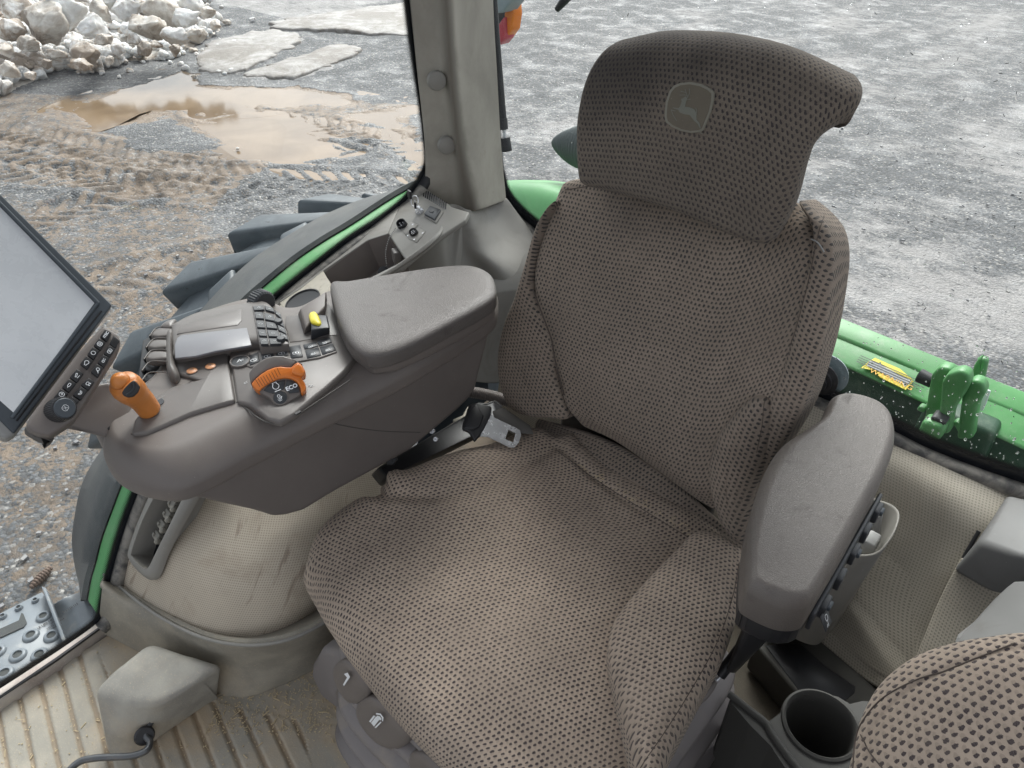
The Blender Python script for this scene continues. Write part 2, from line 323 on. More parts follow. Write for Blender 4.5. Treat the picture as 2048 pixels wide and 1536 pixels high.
def fabric(name, base, dot, cell=(.0078, .0081), soil=.3, dark=None, darkat=None):
    s = NT(name); uv = s.co('UV'); sx = s.n('ShaderNodeSeparateXYZ'); s.t.links.new(uv, sx.inputs[0]); o = s.co()
    wob = s.noise(uv, 26., 2, .5, out=1); sw = s.n('ShaderNodeSeparateXYZ'); s.t.links.new(wob, sw.inputs[0])
    u = s.math('MULTIPLY_ADD', s.math('SUBTRACT', sw.outputs[0], .5), .004, sx.outputs[0]); v = s.math('MULTIPLY_ADD', s.math('SUBTRACT', sw.outputs[1], .5), .004, sx.outputs[1])
    vr = s.math('DIVIDE', v, cell[1]); row = s.math('FLOOR', vr); par = s.math('MULTIPLY', s.math('MODULO', s.math('ABSOLUTE', row), 2.), .5)
    uc = s.math('ADD', s.math('DIVIDE', u, cell[0]), par); cid = s.math('FLOOR', uc)
    fu = s.math('SUBTRACT', s.math('SUBTRACT', uc, cid), .5); fv = s.math('SUBTRACT', s.math('SUBTRACT', vr, row), .5)
    cb = s.n('ShaderNodeCombineXYZ'); s.set(cb.inputs[0], cid); s.set(cb.inputs[1], row); wn = s.n('ShaderNodeTexWhiteNoise'); s.t.links.new(cb.outputs[0], wn.inputs[0]); ws = s.n('ShaderNodeSeparateColor'); s.t.links.new(wn.outputs[1], ws.inputs[0])
    fine = s.noise(uv, 520., 2, .6)
    def blob(cx, cy, rx, ry, sk):
        a = s.math('SUBTRACT', fu, s.math('MULTIPLY_ADD', ws.outputs[0], .15, cx-.075)); b = s.math('SUBTRACT', fv, s.math('MULTIPLY_ADD', ws.outputs[1], .15, cy-.075))
        a = s.math('MULTIPLY_ADD', b, sk, a); a = s.math('DIVIDE', a, rx); b = s.math('DIVIDE', b, ry)
        d = s.math('SQRT', s.math('ADD', s.math('MULTIPLY', a, a), s.math('MULTIPLY', b, b))); return s.math('MULTIPLY_ADD', s.math('SUBTRACT', fine, .5), 1.1, s.math('MULTIPLY', d, s.math('MULTIPLY_ADD', ws.outputs[2], .30, .90)))
    d1 = blob(-.12, .05, .245, .33, -.35); d1b = blob(-.03, .2, .24, .18, .3); d1 = s.math('MINIMUM', d1, d1b)
    d2 = blob(.16, -.12, .30, .36, .2)
    n1 = s.noise(o, 7., 5, .6); c = s.mix(s.ramp(n1, .3, .72), tuple(x*.80 for x in base), tuple(x*1.12 for x in base))
    c = s.mix(s.math('MULTIPLY', s.ramp(s.noise(o, 11, 8, .7, .7), .52, .75), soil), c, (base[0]*.5, base[1]*.47, base[2]*.45))
    c = s.mix(s.math('MULTIPLY', s.math('SUBTRACT', 1., s.ramp(d2, .65, 1.1)), .6), c, tuple(x*.68 for x in base))
    c = s.mix(s.math('SUBTRACT', 1., s.ramp(d1, .82, 1.08)), c, dot)
    c = s.mix(s.math('MULTIPLY', s.ramp(s.noise(o, 5.5, 6, .65, .5), .45, .7), .30), c, tuple(x*.78 for x in base))
    fz = s.noise(uv, 1400., 2, .6); c = s.mix(s.ramp(fz, .35, .75), c, s.mix(.82, (.5, .47, .42), c))
    if darkat:     # dark patch: greasy stain and roof shade put into the colour
        for (cx, cy, cz, r) in darkat:
            vm = s.n('ShaderNodeVectorMath', operation='DISTANCE'); s.t.links.new(o, vm.inputs[0]); vm.inputs[1].default_value = (cx, cy, cz)
            m = s.ramp(s.math('MULTIPLY_ADD', s.math('SUBTRACT', s.noise(o, 9, 5, .6), .5), .16, vm.outputs['Value']), r, r*.25); c = s.mix(s.math('MULTIPLY', m, .62), c, dark)
    h = s.math('ADD', s.math('MULTIPLY', s.math('MINIMUM', s.ramp(d1, .5, 1.2), s.math('MULTIPLY_ADD', s.ramp(d2, .4, 1.2), .5, .5)), 1.), s.math('MULTIPLY', fz, .35))
    s.fin(c, .95, nrm=s.bump(h, .55, .0012), spec=.1)
    s.b.inputs['Sheen Weight'].default_value = .12; s.b.inputs['Sheen Roughness'].default_value = .5; s.b.inputs['Sheen Tint'].default_value = (.9, .85, .78, 1)
    return s.m
def simple(name, col, rough=.5, metal=0., spec=.5, emit=None): s = NT(name); return s.fin(col, rough, metal, spec=spec)
M = {}
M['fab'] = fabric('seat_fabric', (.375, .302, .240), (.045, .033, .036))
M['fabh'] = fabric('headrest_fabric', (.138, .113, .092), (.022, .018, .022), dark=(.02, .019, .021), darkat=[(-.16, 0, .10, .20), (.02, .02, .14, .13)])  # same cloth as the cushion, toned down for stain and roof shade
M['fabb'] = fabric('backrest_fabric', (.240, .192, .154), (.028, .026, .029), dark=(.05, .043, .04), darkat=[(-.12, 0, .28, .16)])  # same cloth, with the shade of the upper seat put into its colour
M['thread'] = simple('seam_thread', (.085, .068, .058), .95)
M['con'] = plastic('console_plastic', (.158, .138, .127), .46, dirt=(.20, .18, .16), damt=.25, grain=.22)
M['con2'] = plastic('console_top_plastic', (.150, .136, .127), .38, dirt=(.22, .20, .18), damt=.25, grain=.15)
M['conp'] = plastic('display_plate', (.19, .19, .205), .36, grain=.03, spec=.45, dirt=(.25, .245, .245), damt=.4)
M['leath'] = leather('armrest_vinyl', (.130, .115, .104), .42)
M['leath2'] = leather('console_vinyl', (.118, .106, .099), .40)

def pillar_mat():
    s = NT('grimy_pillar_trim'); o = s.co(); uv = s.co('UV'); sx = s.n('ShaderNodeSeparateXYZ'); s.t.links.new(uv, sx.inputs[0]); n = s.noise(o, 6, 7, .62, .4); c = s.mix(s.ramp(n, .3, .7), (.27, .25, .215), (.37, .345, .30))
    m = s.math('ABSOLUTE', s.math('MULTIPLY_ADD', s.math('SUBTRACT', n, .5), .05, s.math('ADD', sx.outputs[0], -.004))); m = s.ramp(m, .046, .004); c = s.mix(s.math('MULTIPLY', m, .85), c, (.13, .115, .095))
    sp = s.noise(o, 30, 7, .7, .3); c = s.mix(s.math('MULTIPLY', s.ramp(sp, .58, .75), .3), c, (.22, .19, .15)); return s.fin(c, .6, nrm=s.bump(s.noise(o, 700, 2), .2, .0006), spec=.35)
M['pillar'] = pillar_mat()
M['dark'] = plastic('dark_rubber', (.030, .031, .034), .5, grain=.2)
M['black'] = plastic('black_plastic', (.022, .022, .024), .42, grain=.12)
M['key'] = plastic('key_plastic', (.040, .043, .048), .4, grain=.1)
M['orange'] = plastic('orange_plastic', (.56, .20, .045), .4, dirt=(.40, .15, .05), damt=.5, grain=.1, spec=.5)
M['orange2'] = plastic('dial_orange_plastic', (.66, .185, .03), .33, dirt=(.45, .14, .04), damt=.4, grain=.05, spec=.5)
M['peach'] = plastic('amber_button', (.62, .30, .15), .35)
M['yellow'] = plastic('yellow_plastic', (.72, .62, .05), .35)
M['white'] = simple('white_print', (.82, .84, .86), .5)
M['grey'] = simple('grey_print', (.42, .43, .43), .5)
M['ledge2'] = plastic('smooth_grey_ledge', (.165, .165, .162), .5, dirt=(.12, .11, .10), damt=.45, spec=.3)
M['steel'] = plastic('zinc_steel', (.75, .76, .78), .26, dsc=60, var=.15); M['steel'].node_tree.nodes['Principled BSDF'].inputs['Metallic'].default_value = .55
M['beige'] = plastic('pillar_trim', (.47, .435, .37), .6, dirt=(.22, .19, .15), damt=.5, dsc=5)
M['trim'] = plastic('corner_trim', (.235, .225, .205), .5, dirt=(.15, .135, .115), damt=.5, dsc=4)
M['ledge'] = plastic('light_grey_trim', (.27, .27, .262), .5, dirt=(.28, .26, .22), damt=.3)
M['drk'] = plastic('dark_trim', (.10, .095, .088), .6, dirt=(.16, .14, .11), damt=.4)
M['bel'] = plastic('bellows_rubber', (.185, .168, .165), .55, dirt=(.30, .25, .19), damt=.35, grain=.1)
def seal_mat():
    s = NT('rubber_seal'); o = s.co(); n = s.noise(o, 22, 8, .65, .5); c = s.mix(s.ramp(n, .35, .62), (.055, .055, .055), (.24, .225, .20)); return s.fin(c, .62, nrm=s.bump(s.noise(o, 250, 3), .3, .001))
M['seal'] = seal_mat()
def perf(name, col, cell=.0052, dirt=(.30, .235, .17), da=.5, streak=True):
    s = NT(name); uv = s.co('UV'); d = s.vor(uv, 1/cell, 'F1', 0.); o = s.co(); hole = s.ramp(d, .36, .22)
    n = s.noise(o, 3.2, 6, .6); c = s.mix(s.ramp(n, .3, .7), tuple(x*.88 for x in col), tuple(x*1.08 for x in col))
    c = s.mix(s.math('MULTIPLY', s.ramp(s.noise(o, 7., 8, .7, .5), .48, .7), da), c, dirt)
    if streak:
        st = s.noise(s.co('UV', (34, 6.5, 1)), 1., 5, .6, .3); c = s.mix(s.math('MULTIPLY', s.ramp(st, .6, .68), .55), c, (dirt[0]*.6, dirt[1]*.55, dirt[2]*.55))
    c = s.mix(s.math('MULTIPLY', hole, .55), c, tuple(x*.35 for x in col))
    return s.fin(c, .68, nrm=s.bump(s.math('SUBTRACT', 1., hole), .4, .0008), spec=.3)
M['perf'] = perf('perforated_vinyl', (.47, .41, .33))
M['perf2'] = perf('perforated_panel', (.35, .32, .265), .0062, dirt=(.26, .22, .17), da=.3, streak=False)
def rubmat(name, col, col2, dust=(.42, .325, .22), lo=.42, hi=.62, sc=4., rough=.75, groove=False):
    s = NT(name); o = s.co(); n = s.noise(o, sc, 8, .62, .4); c = s.mix(s.ramp(s.noise(o, 9, 5, .6), .35, .65), col, col2); c = s.mix(s.math('MULTIPLY', s.ramp(n, lo, hi), .85), c, dust)
    if groove:
        sz = s.n('ShaderNodeSeparateXYZ'); s.t.links.new(o, sz.inputs[0]); gm = s.ramp(s.math('MULTIPLY_ADD', s.math('SUBTRACT', s.noise(o, 60, 4, .6), .5), .004, sz.outputs[2]), -.0008, -.0035); c = s.mix(s.math('MULTIPLY', gm, .55), c, (.25, .175, .105))
    sp = s.noise(o, 300, 3, .7); c = s.mix(s.math('MULTIPLY', s.ramp(sp, .56, .7), .4), c, tuple(min(1, x*1.3) for x in dust))
    return s.fin(c, rough, nrm=s.bump(s.math('ADD', sp, n), .35, .0015), spec=.3)
M['mat'] = rubmat('dusty_floor_mat', (.31, .295, .255), (.38, .35, .295), (.45, .35, .235), .40, .66, groove=True)
M['skirt'] = rubmat('dusty_rubber_skirt', (.22, .205, .175), (.31, .285, .235), (.42, .34, .24), .48, .75, 3.)
M['lump'] = rubmat('dusty_cover', (.26, .25, .225), (.36, .345, .305), (.42, .345, .25), .46, .72, 3.5, .62)
M['sill'] = rubmat('door_sill_strip', (.30, .26, .235), (.40, .37, .34), (.50, .44, .36), .5, .8, 9, .5)
M['floord'] = rubmat('shade_dark_floor', (.060, .051, .038), (.085, .072, .054), (.12, .095, .065), .5, .75, 5)  # floor brown darkened for the light blocked down here
M['crumb'] = rubmat('loose_dirt', (.40, .30, .19), (.48, .38, .26), (.55, .46, .34), .4, .7, 60)
def paint(name, col, sc=7, rust=True):
    s = NT(name); o = s.co(); n = s.noise(o, sc, 6, .6); c = s.mix(s.ramp(n, .3, .7), tuple(x*.85 for x in col), tuple(min(1, x*1.15) for x in col))
    c = s.mix(s.math('MULTIPLY', s.ramp(s.noise(o, sc*2.3, 8, .7, .5), .5, .78), .4), c, (.30, .36, .26))
    if rust: c = s.mix(s.math('MULTIPLY', s.ramp(s.noise(o, sc*6, 8, .75, .3), .66, .72), .7), c, (.20, .09, .05))
    return s.fin(c, s.math('MULTIPLY_ADD', n, .35, .25), nrm=s.bump(s.noise(o, 90, 4), .1, .001))
M['green'] = paint('green_paint', (.085, .285, .090))
M['greenL'] = paint('green_fender_paint', (.10, .33, .115), 3, True)
M['greenD'] = paint('shaded_green_paint', (.018, .062, .03), 5)  # same green paint, darkened to carry the shade on the beam face
M['fender'] = rubmat('fender_rubber', (.060, .065, .068), (.085, .09, .092), (.13, .13, .115), .5, .85, 4, .5)
def tyre_mat():
    s = NT('tyre_rubber'); o = s.co(); n = s.noise(o, 6, 7, .6, .4); c = s.mix(s.ramp(n, .35, .7), (.055, .068, .078), (.105, .125, .14)); c = s.mix(s.math('MULTIPLY', s.ramp(s.noise(o, 30, 6, .7), .62, .68), .8), c, (.022, .022, .022))
    return s.fin(c, .5, nrm=s.bump(s.noise(o, 40, 5), .2, .003))
M['tyre'] = tyre_mat()
M['stepm'] = plastic('painted_step_metal', (.20, .225, .25), .35, dirt=(.45, .42, .36), damt=.4, dsc=9, grain=.05)
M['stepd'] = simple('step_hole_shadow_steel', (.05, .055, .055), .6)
M['lampr'] = simple('red_lens', (.50, .05, .07), .25); M['lampo'] = simple('orange_lens', (.85, .22, .01), .22); M['lampc'] = plastic('lamp_housing', (.26, .31, .33), .4)
def screen_mat():
    s = NT('sky_toned_display_screen'); o = s.co(); n = s.noise(o, 5, 4, .5); sm = s.noise(o, 40, 6, .7, .4)
    c = s.mix(s.ramp(n, .35, .68), (.56, .58, .60), (.68, .70, .72)); c = s.mix(s.math('MULTIPLY', s.ramp(sm, .6, .72), .2), c, (.40, .41, .42))  # pale base stands in for sky reflected in the screen
    return s.fin(c, s.math('MULTIPLY_ADD', sm, .2, .18), spec=.7)
M['screen'] = screen_mat()
M['bez'] = plastic('bezel_plastic', (.055, .066, .078), .42, grain=.2)
def glass_mat():
    s = NT('cab_glass'); t = s.n('ShaderNodeBsdfTransparent'); t.inputs[0].default_value = (.86, .90, .90, 1); g = s.n('ShaderNodeBsdfGlossy'); g.inputs['Roughness'].default_value = .03; g.inputs[0].default_value = (.9, .95, 1, 1)
    lw = s.n('ShaderNodeLayerWeight'); lw.inputs[0].default_value = .5; fr_ = s.math('MULTIPLY_ADD', s.math('POWER', lw.outputs['Facing'], 5.), .9, .035); o = s.co(); sm = s.ramp(s.noise(o, 5, 6, .65, 1.), .55, .8)
    mx = s.n('ShaderNodeMixShader'); s.set(mx.inputs[0], fr_); s.t.links.new(t.outputs[0], mx.inputs[1]); s.t.links.new(g.outputs[0], mx.inputs[2])
    d = s.n('ShaderNodeBsdfDiffuse'); d.inputs[0].default_value = (.75, .78, .78, 1); m2 = s.n('ShaderNodeMixShader'); s.set(m2.inputs[0], s.math('MULTIPLY_ADD', sm, .08, .015)); s.t.links.new(mx.outputs[0], m2.inputs[1]); s.t.links.new(d.outputs[0], m2.inputs[2])
    s.t.links.new(m2.outputs[0], s.out.inputs[0]); return s.m
M['glass'] = glass_mat()
def frit_mat():   # solid black ceramic band fading out in dots; uv.y in metres across, uv.x along
    s = NT('ceramic_frit_dots'); uv = s.co('UV'); sx = s.n('ShaderNodeSeparateXYZ'); s.t.links.new(uv, sx.inputs[0]); d = s.vor(s.co('UV', 1., (0, 0, math.radians(45))), 1/.0028, 'F1', 0.)
    r = s.n('ShaderNodeMapRange'); s.set(r.inputs[0], sx.outputs[1]); r.inputs[1].default_value = .0; r.inputs[2].default_value = .016; r.inputs[3].default_value = .78; r.inputs[4].default_value = .12
    a = s.math('LESS_THAN', d, r.outputs[0]); t = s.n('ShaderNodeBsdfTransparent'); mx = s.n('ShaderNodeMixShader'); s.set(mx.inputs[0], a)
    s.b.inputs['Base Color'].default_value = (.012, .013, .015, 1); s.b.inputs['Roughness'].default_value = .3
    s.t.links.new(t.outputs[0], mx.inputs[1]); s.t.links.new(s.b.outputs[0], mx.inputs[2]); s.t.links.new(mx.outputs[0], s.out.inputs[0]); return s.m
M['frit'] = frit_mat()
M['fritb'] = simple('ceramic_black', (.010, .012, .016), .25)
def drop_mat():
    s = NT('water_drop'); g = s.n('ShaderNodeBsdfGlass'); g.inputs['IOR'].default_value = 1.33; g.inputs['Roughness'].default_value = .02; s.t.links.new(g.outputs[0], s.out.inputs[0]); return s.m
M['drop'] = drop_mat()
# ------------------------------------------------------------------ light, camera, world
GZ = -1.37
def world():
    w = bpy.data.worlds.new("World"); scene.world = w; w.use_nodes = True; t = w.node_tree; bg = t.nodes['Background']
    sky = t.nodes.new('ShaderNodeTexSky'); sky.sky_type = 'NISHITA'; sky.sun_disc = False; sky.sun_elevation = math.radians(48); sky.sun_rotation = math.radians(-35); sky.air_density = 1.; sky.dust_density = 4.; sky.ozone_density = 1.
    hs = t.nodes.new('ShaderNodeHueSaturation'); hs.inputs['Saturation'].default_value = .22; t.links.new(sky.outputs[0], hs.inputs['Color']); t.links.new(hs.outputs[0], bg.inputs[0]); bg.inputs[1].default_value = .12
    sl = bpy.data.lights.new('sun', 'SUN'); sl.energy = 1.2; sl.angle = math.radians(25); sl.color = (1, .97, .93); so = bpy.data.objects.new('sun', sl); COL.objects.link(so)
    el, az = math.radians(48), math.radians(-35); dv = Vector((math.sin(az)*math.cos(el), math.cos(az)*math.cos(el), math.sin(el))); so.rotation_euler = dv.to_track_quat('Z', 'Y').to_euler(); so.location = (0, 0, 6)
    cd = bpy.data.cameras.new('camera'); cd.sensor_width = 36; cd.lens = FOC/2048*36; cd.clip_start = .02; cd.clip_end = 400; co = bpy.data.objects.new('camera', cd); COL.objects.link(co)
    co.matrix_world = Matrix(((RX[0], UX[0], -FX[0], CAM[0]), (RX[1], UX[1], -FX[1], CAM[1]), (RX[2], UX[2], -FX[2], CAM[2]), (0, 0, 0, 1))); scene.camera = co
    v = scene.view_settings; v.view_transform = 'Standard'; v.look = 'None'; v.gamma = 1; v.exposure = EXPO; v.use_curve_mapping = False
    scene.cycles.max_bounces = 8; scene.cycles.transparent_max_bounces = 12; scene.cycles.diffuse_bounces = 5
EXPO = 1.35
world()
def G(u, v): return P(u, v, 'z', GZ)[:2]
def GP(L): return [G(u, v) for u, v in L]
PUD = [[(164,211),(234,184),(352,143),(391,148),(422,168),(586,176),(684,191),(705,205),(600,218),(547,215),(508,224),(410,228),(330,215),(262,244),(200,242),(160,226)],
       [(400,230),(508,220),(620,232),(690,270),(700,318),(640,340),(560,326),(490,303),(440,264)], [(690,228),(835,212),(850,330),(800,345),(770,300),(720,250)]]
GRAV = [[(240,250),(330,232),(400,250),(470,300),(400,315),(300,290),(255,275)], [(0,285),(120,300),(200,330),(300,370),(330,400),(200,420),(0,380)], [(690,110),(830,100),(830,200),(740,210),(640,170)],
        [(430,150),(700,175),(830,160),(830,215),(700,190),(500,172)]]
ICE = [[(398,137),(410,98),(469,74),(547,64),(605,74),(578,98),(520,129),(476,148),(430,150)], [(488,150),(578,125),(664,94),(715,98),(718,108),(625,147),(574,160),(520,158)], [(543,51),(578,39),(664,27),(840,8),(840,66),(762,70),(664,62),(547,59)]]
TRK = [[(-200,180),(0,255),(200,300),(330,330),(470,350),(640,360),(830,372)], [(420,225),(560,235),(700,262),(850,300)], [(330,370),(200,400),(60,440),(-60,470)], [(560,480),(420,520),(300,545),(180,575)], [(300,330),(500,300),(700,300)],
       [(-100,330),(120,350),(300,372),(520,392)], [(-150,265),(40,300),(200,350),(300,380)]]
def ground():
    def ax(a, b, st, far):
        c = np.arange(a, b, st); g = st*1.22**np.arange(1, 40); lo = a-np.cumsum(g); hi = c[-1]+np.cumsum(g); return np.concatenate([lo[lo > -far][::-1], c, hi[hi < far]])
    xs = ax(-11.5, -1.2, .024, 150); ys = ax(-1.4, 8.6, .024, 150); X, Y = np.meshgrid(xs, ys)
    wx = X+.7*(fbm(X, Y, .9, 5, 3, .62)-.5); wy = Y+.7*(fbm(X, Y, .9, 5, 9, .62)-.5)
    Z = .07*(fbm(X, Y, 2.5, 3, 1)-.5)+.035*(fbm(X, Y, .35, 4, 5)-.5)+.012*(fbm(X, Y, .09, 2, 8)-.5)
    mud = np.zeros_like(X); ice = np.zeros_like(X); wet = np.zeros_like(X)
    band = GP([(-300,150),(100,190),(400,165),(840,215),(870,370),(640,390),(520,420),(330,395),(100,330),(-100,300),(-400,260)])
    ins = inpoly(wx, wy, band); mud = np.where(ins, .62, 0.)
    near = np.exp(-((X+4)**2+(Y-1)**2)/6); mud = np.maximum(mud, .53*(X < -1.2)*(near > .1))
    for q in GRAV: mud = np.where(inpoly(wx, wy, GP(q)), .22, mud)
    for q in TRK:
        pl = cr(GP(q), 40); d, S, sg = pdist(X, Y, pl, False); w = .30; m = np.clip((w-d)/.05, 0, 1)
        lug = np.sin(2*math.pi*(S+d*.8+sg*.05+.05*(fbm(X, Y, .3, 2, 13)-.5))/.19); brk = fbm(X, Y, .8, 3, 21) > .36
        Z += m*(.011*np.tanh(2.5*lug)*np.where(brk, 1., .35)-.010); berm = np.exp(-((d-.36)/.06)**2)*(.006+.024*fbm(X, Y, .2, 4, 31)); Z += berm*brk
        mud = np.where(m > .1, np.maximum(mud, m*np.where(brk, .56+.26*lug, .5)), mud); mud = np.maximum(mud, np.clip(berm*20, 0, .7))
    for q in PUD:
        g = GP(q); d, _, _ = pdist(wx, wy, g); i = inpoly(wx, wy, g); f = np.where(i, np.clip(d/.35, 0, 1), 0); Z -= (.035*f+.010*i)*(.55+.9*fbm(X, Y, .55, 4, 63)); mud = np.where(i, .9, mud); wet = np.maximum(wet, np.where(i, 1, np.exp(-d/.25)))
    for q in ICE: ice = np.where(inpoly(wx, wy, GP(q)), .85, ice)
    # slush and grit to the rear right
    rt = np.clip((X*.66-Y*-.75)/3+.2, 0, 1); side = np.clip((X+7.2+.25*(Y-4))/1.6, 0, 1)*np.clip((Y-1.5)/1.5, 0, 1)
    a, b = X*.75+Y*.66, -X*.66+Y*.75
    sl = fbm(a/1.8, b, .8, 5, 41, .62); ice = np.maximum(ice, side*np.clip(.40+(sl-.45)*1.6+.14*np.clip((4.5-b)/3, -1, 1), .08, .78))
    mud = np.where(side > .3, np.minimum(mud, .32+.5*(fbm(a/3, b, 1.6, 4, 55) > .66)), mud)
    far = GP([(200,-60),(560,40),(720,20),(840,-10),(900,-300),(0,-300)]); ice = np.where(inpoly(wx, wy, far), .7, ice)
    nv, nu = X.shape; V = np.stack([X, Y, GZ+Z], 2).reshape(-1, 3); F = np.array(gridf(nv, nu))
    me = bpy.data.meshes.new('ground'); me.vertices.add(len(V)); me.vertices.foreach_set('co', V.ravel()); me.loops.add(F.size); me.loops.foreach_set('vertex_index', F.ravel().astype(np.int32)); me.polygons.add(len(F)); me.polygons.foreach_set('loop_start', np.arange(0, F.size, 4, dtype=np.int32)); me.polygons.foreach_set('use_smooth', np.ones(len(F), bool)); me.update(calc_edges=True)
    at = me.color_attributes.new('zone', 'FLOAT_COLOR', 'POINT'); C = np.ones((len(V), 4), np.float32); C[:, 0] = mud.ravel(); C[:, 1] = ice.ravel(); C[:, 2] = wet.ravel(); at.data.foreach_set('color', C.ravel())
    s = NT('wet_gravel_and_mud'); o = s.co(); A = s.n('ShaderNodeAttribute'); A.attribute_name = 'zone'; sp = s.n('ShaderNodeSeparateColor'); s.t.links.new(A.outputs[0], sp.inputs[0])
    v1 = s.vor(o, 42., 'F1'); vc = s.n('ShaderNodeTexVoronoi'); s.t.links.new(o, vc.inputs['Vector']); vc.inputs['Scale'].default_value = 42.; vs = s.n('ShaderNodeSeparateColor'); s.t.links.new(vc.outputs['Color'], vs.inputs[0])
    n2 = s.noise(o, 2.2, 6, .65, .4); n3 = s.noise(o, 11, 8, .72, .3); n4 = s.noise(o, 55, 4, .7)
    gr = s.mix(vs.outputs[0], (.060, .066, .073), (.185, .192, .20)); gr = s.mix(s.ramp(vs.outputs[1], .86, .92), gr, (.40, .385, .36)); gr = s.mix(s.ramp(n2, .35, .7), s.mix(.72, (.06, .064, .07), gr), gr)
    gr = s.mix(s.math('MULTIPLY', s.ramp(v1, .38, .62), .6), gr, (.08, .078, .075))
    mc = s.mix(n3, (.125, .094, .068), (.285, .220, .162)); mc = s.mix(s.math('MULTIPLY', s.ramp(s.noise(o, 2.6, 6, .7, .6), .45, .62), .7), mc, (.105, .088, .074)); mc = s.mix(s.ramp(n4, .5, .70), mc, (.10, .09, .082)); mc = s.mix(s.math('MULTIPLY', s.ramp(vs.outputs[1], .90, .93), .8), mc, s.mix(vs.outputs[0], (.09, .09, .095), (.34, .33, .31))); mc = s.mix(s.math('MULTIPLY', sp.outputs[2], .8), mc, (.22, .155, .10))
    mf = s.math('ADD', sp.outputs[0], s.math('MULTIPLY', s.math('SUBTRACT', n3, .5), 1.9)); mf = s.math('ADD', mf, s.math('MULTIPLY', s.math('SUBTRACT', n4, .5), .7)); mf = s.ramp(mf, .46, .6)
    ic = s.mix(n3, (.25, .238, .23), (.46, .445, .43)); i2 = s.noise(s.co('Object', (1.0, 1.9, 1), (0, 0, math.radians(-41))), 4.2, 12, .80, .6)
    fi = s.math('ADD', sp.outputs[1], s.math('MULTIPLY', s.math('SUBTRACT', i2, .5), 2.1)); fi = s.math('ADD', fi, s.math('MULTIPLY', s.math('SUBTRACT', n4, .5), .8)); fi = s.math('MULTIPLY', s.ramp(fi, .26, .84), .80)
    c = s.mix(mf, gr, mc); c = s.mix(fi, c, ic)
    rg = s.math('SUBTRACT', .78, s.math('MULTIPLY', s.ramp(n2, .45, .7), .42)); rg = s.math('SUBTRACT', rg, s.math('MULTIPLY', sp.outputs[2], .3))
    h = s.math('ADD', s.math('MULTIPLY', s.math('SUBTRACT', 1., v1), s.math('MULTIPLY_ADD', mf, -.7, 1.)), s.math('MULTIPLY', n4, .8)); h = s.math('ADD', h, s.math('MULTIPLY', n3, 1.6))
    s.fin(c, rg, nrm=s.bump(h, .7, .02), spec=.5); me.materials.append(s.m)
    ob = bpy.data.objects.new('ground', me); _link(ob, None, (0, 0, 0)); setp(ob, 'wet gravel yard with muddy tyre tracks and patches of slush', 'ground', kind='structure')
    # muddy water lying in the hollows
    s = NT('muddy_water'); o = s.co(); n = s.noise(o, 1.4, 4, .5, .6); s.fin(s.mix(s.ramp(n, .35, .7), (.175, .122, .075), (.25, .18, .115)), .10, nrm=s.bump(s.noise(o, 9, 3), .05, .004), spec=.3)
    W = []; F = []; m = MB()
    for q in PUD:
        p = A_(GP(q)); c = p.mean(0); p = c+(p-c)*1.30; p = cr(p, 60, True); zz = GZ-.008-.002*PUD.index(q); c2 = p.mean(0); e = (p-c2)/np.linalg.norm(p-c2, axis=1, keepdims=True); m.add(np.concatenate([np.column_stack([p, np.full(60, zz)]), np.column_stack([p+e*.12, np.full(60, zz-.02)]), np.column_stack([p+e*.22, np.full(60, zz-.09)])]), [list(range(60))]+[[a*60+i, a*60+(i+1) % 60, (a+1)*60+(i+1) % 60, (a+1)*60+i][::-1] for a in range(2) for i in range(60)])
    m.build('puddle', s.m, smooth=False, label='shallow brown puddles lying in the tyre tracks', cat='puddle', kind='structure')
ground()
def snow_mat(name, a, b, d, amt):
    s = NT(name); o = s.co(); n = s.noise(o, 3.5, 7, .65, .5); c = s.mix(s.ramp(n, .35, .65), a, b); tc = s.co('Generated') if False else o; geo = s.n('ShaderNodeNewGeometry'); c = s.mix(s.math('MULTIPLY', s.ramp(s.noise(geo.outputs['Position'], 1.1, 9, .72, .6), .47, .60), amt), c, d)
    c = s.mix(s.math('MULTIPLY', s.ramp(s.noise(o, 45, 4, .7), .66, .74), .6), c, (.12, .09, .07))
    s.b.inputs['Subsurface Weight'].default_value = .55; s.b.inputs['Subsurface Radius'].default_value = (1, .9, .8); s.b.inputs['Subsurface Scale'].default_value = .06
    return s.fin(c, .55, nrm=s.bump(s.noise(o, 16, 8, .7), .6, .04))
M['snow'] = snow_mat('clean_wet_snow', (.62, .60, .575), (.86, .86, .85), (.30, .235, .175), .95)
M['snowd'] = snow_mat('dirty_snow', (.42, .36, .30), (.74, .71, .66), (.17, .13, .095), .9)
M['ice'] = snow_mat('grey_ice', (.20, .182, .165), (.33, .315, .298), (.14, .118, .095), .85)
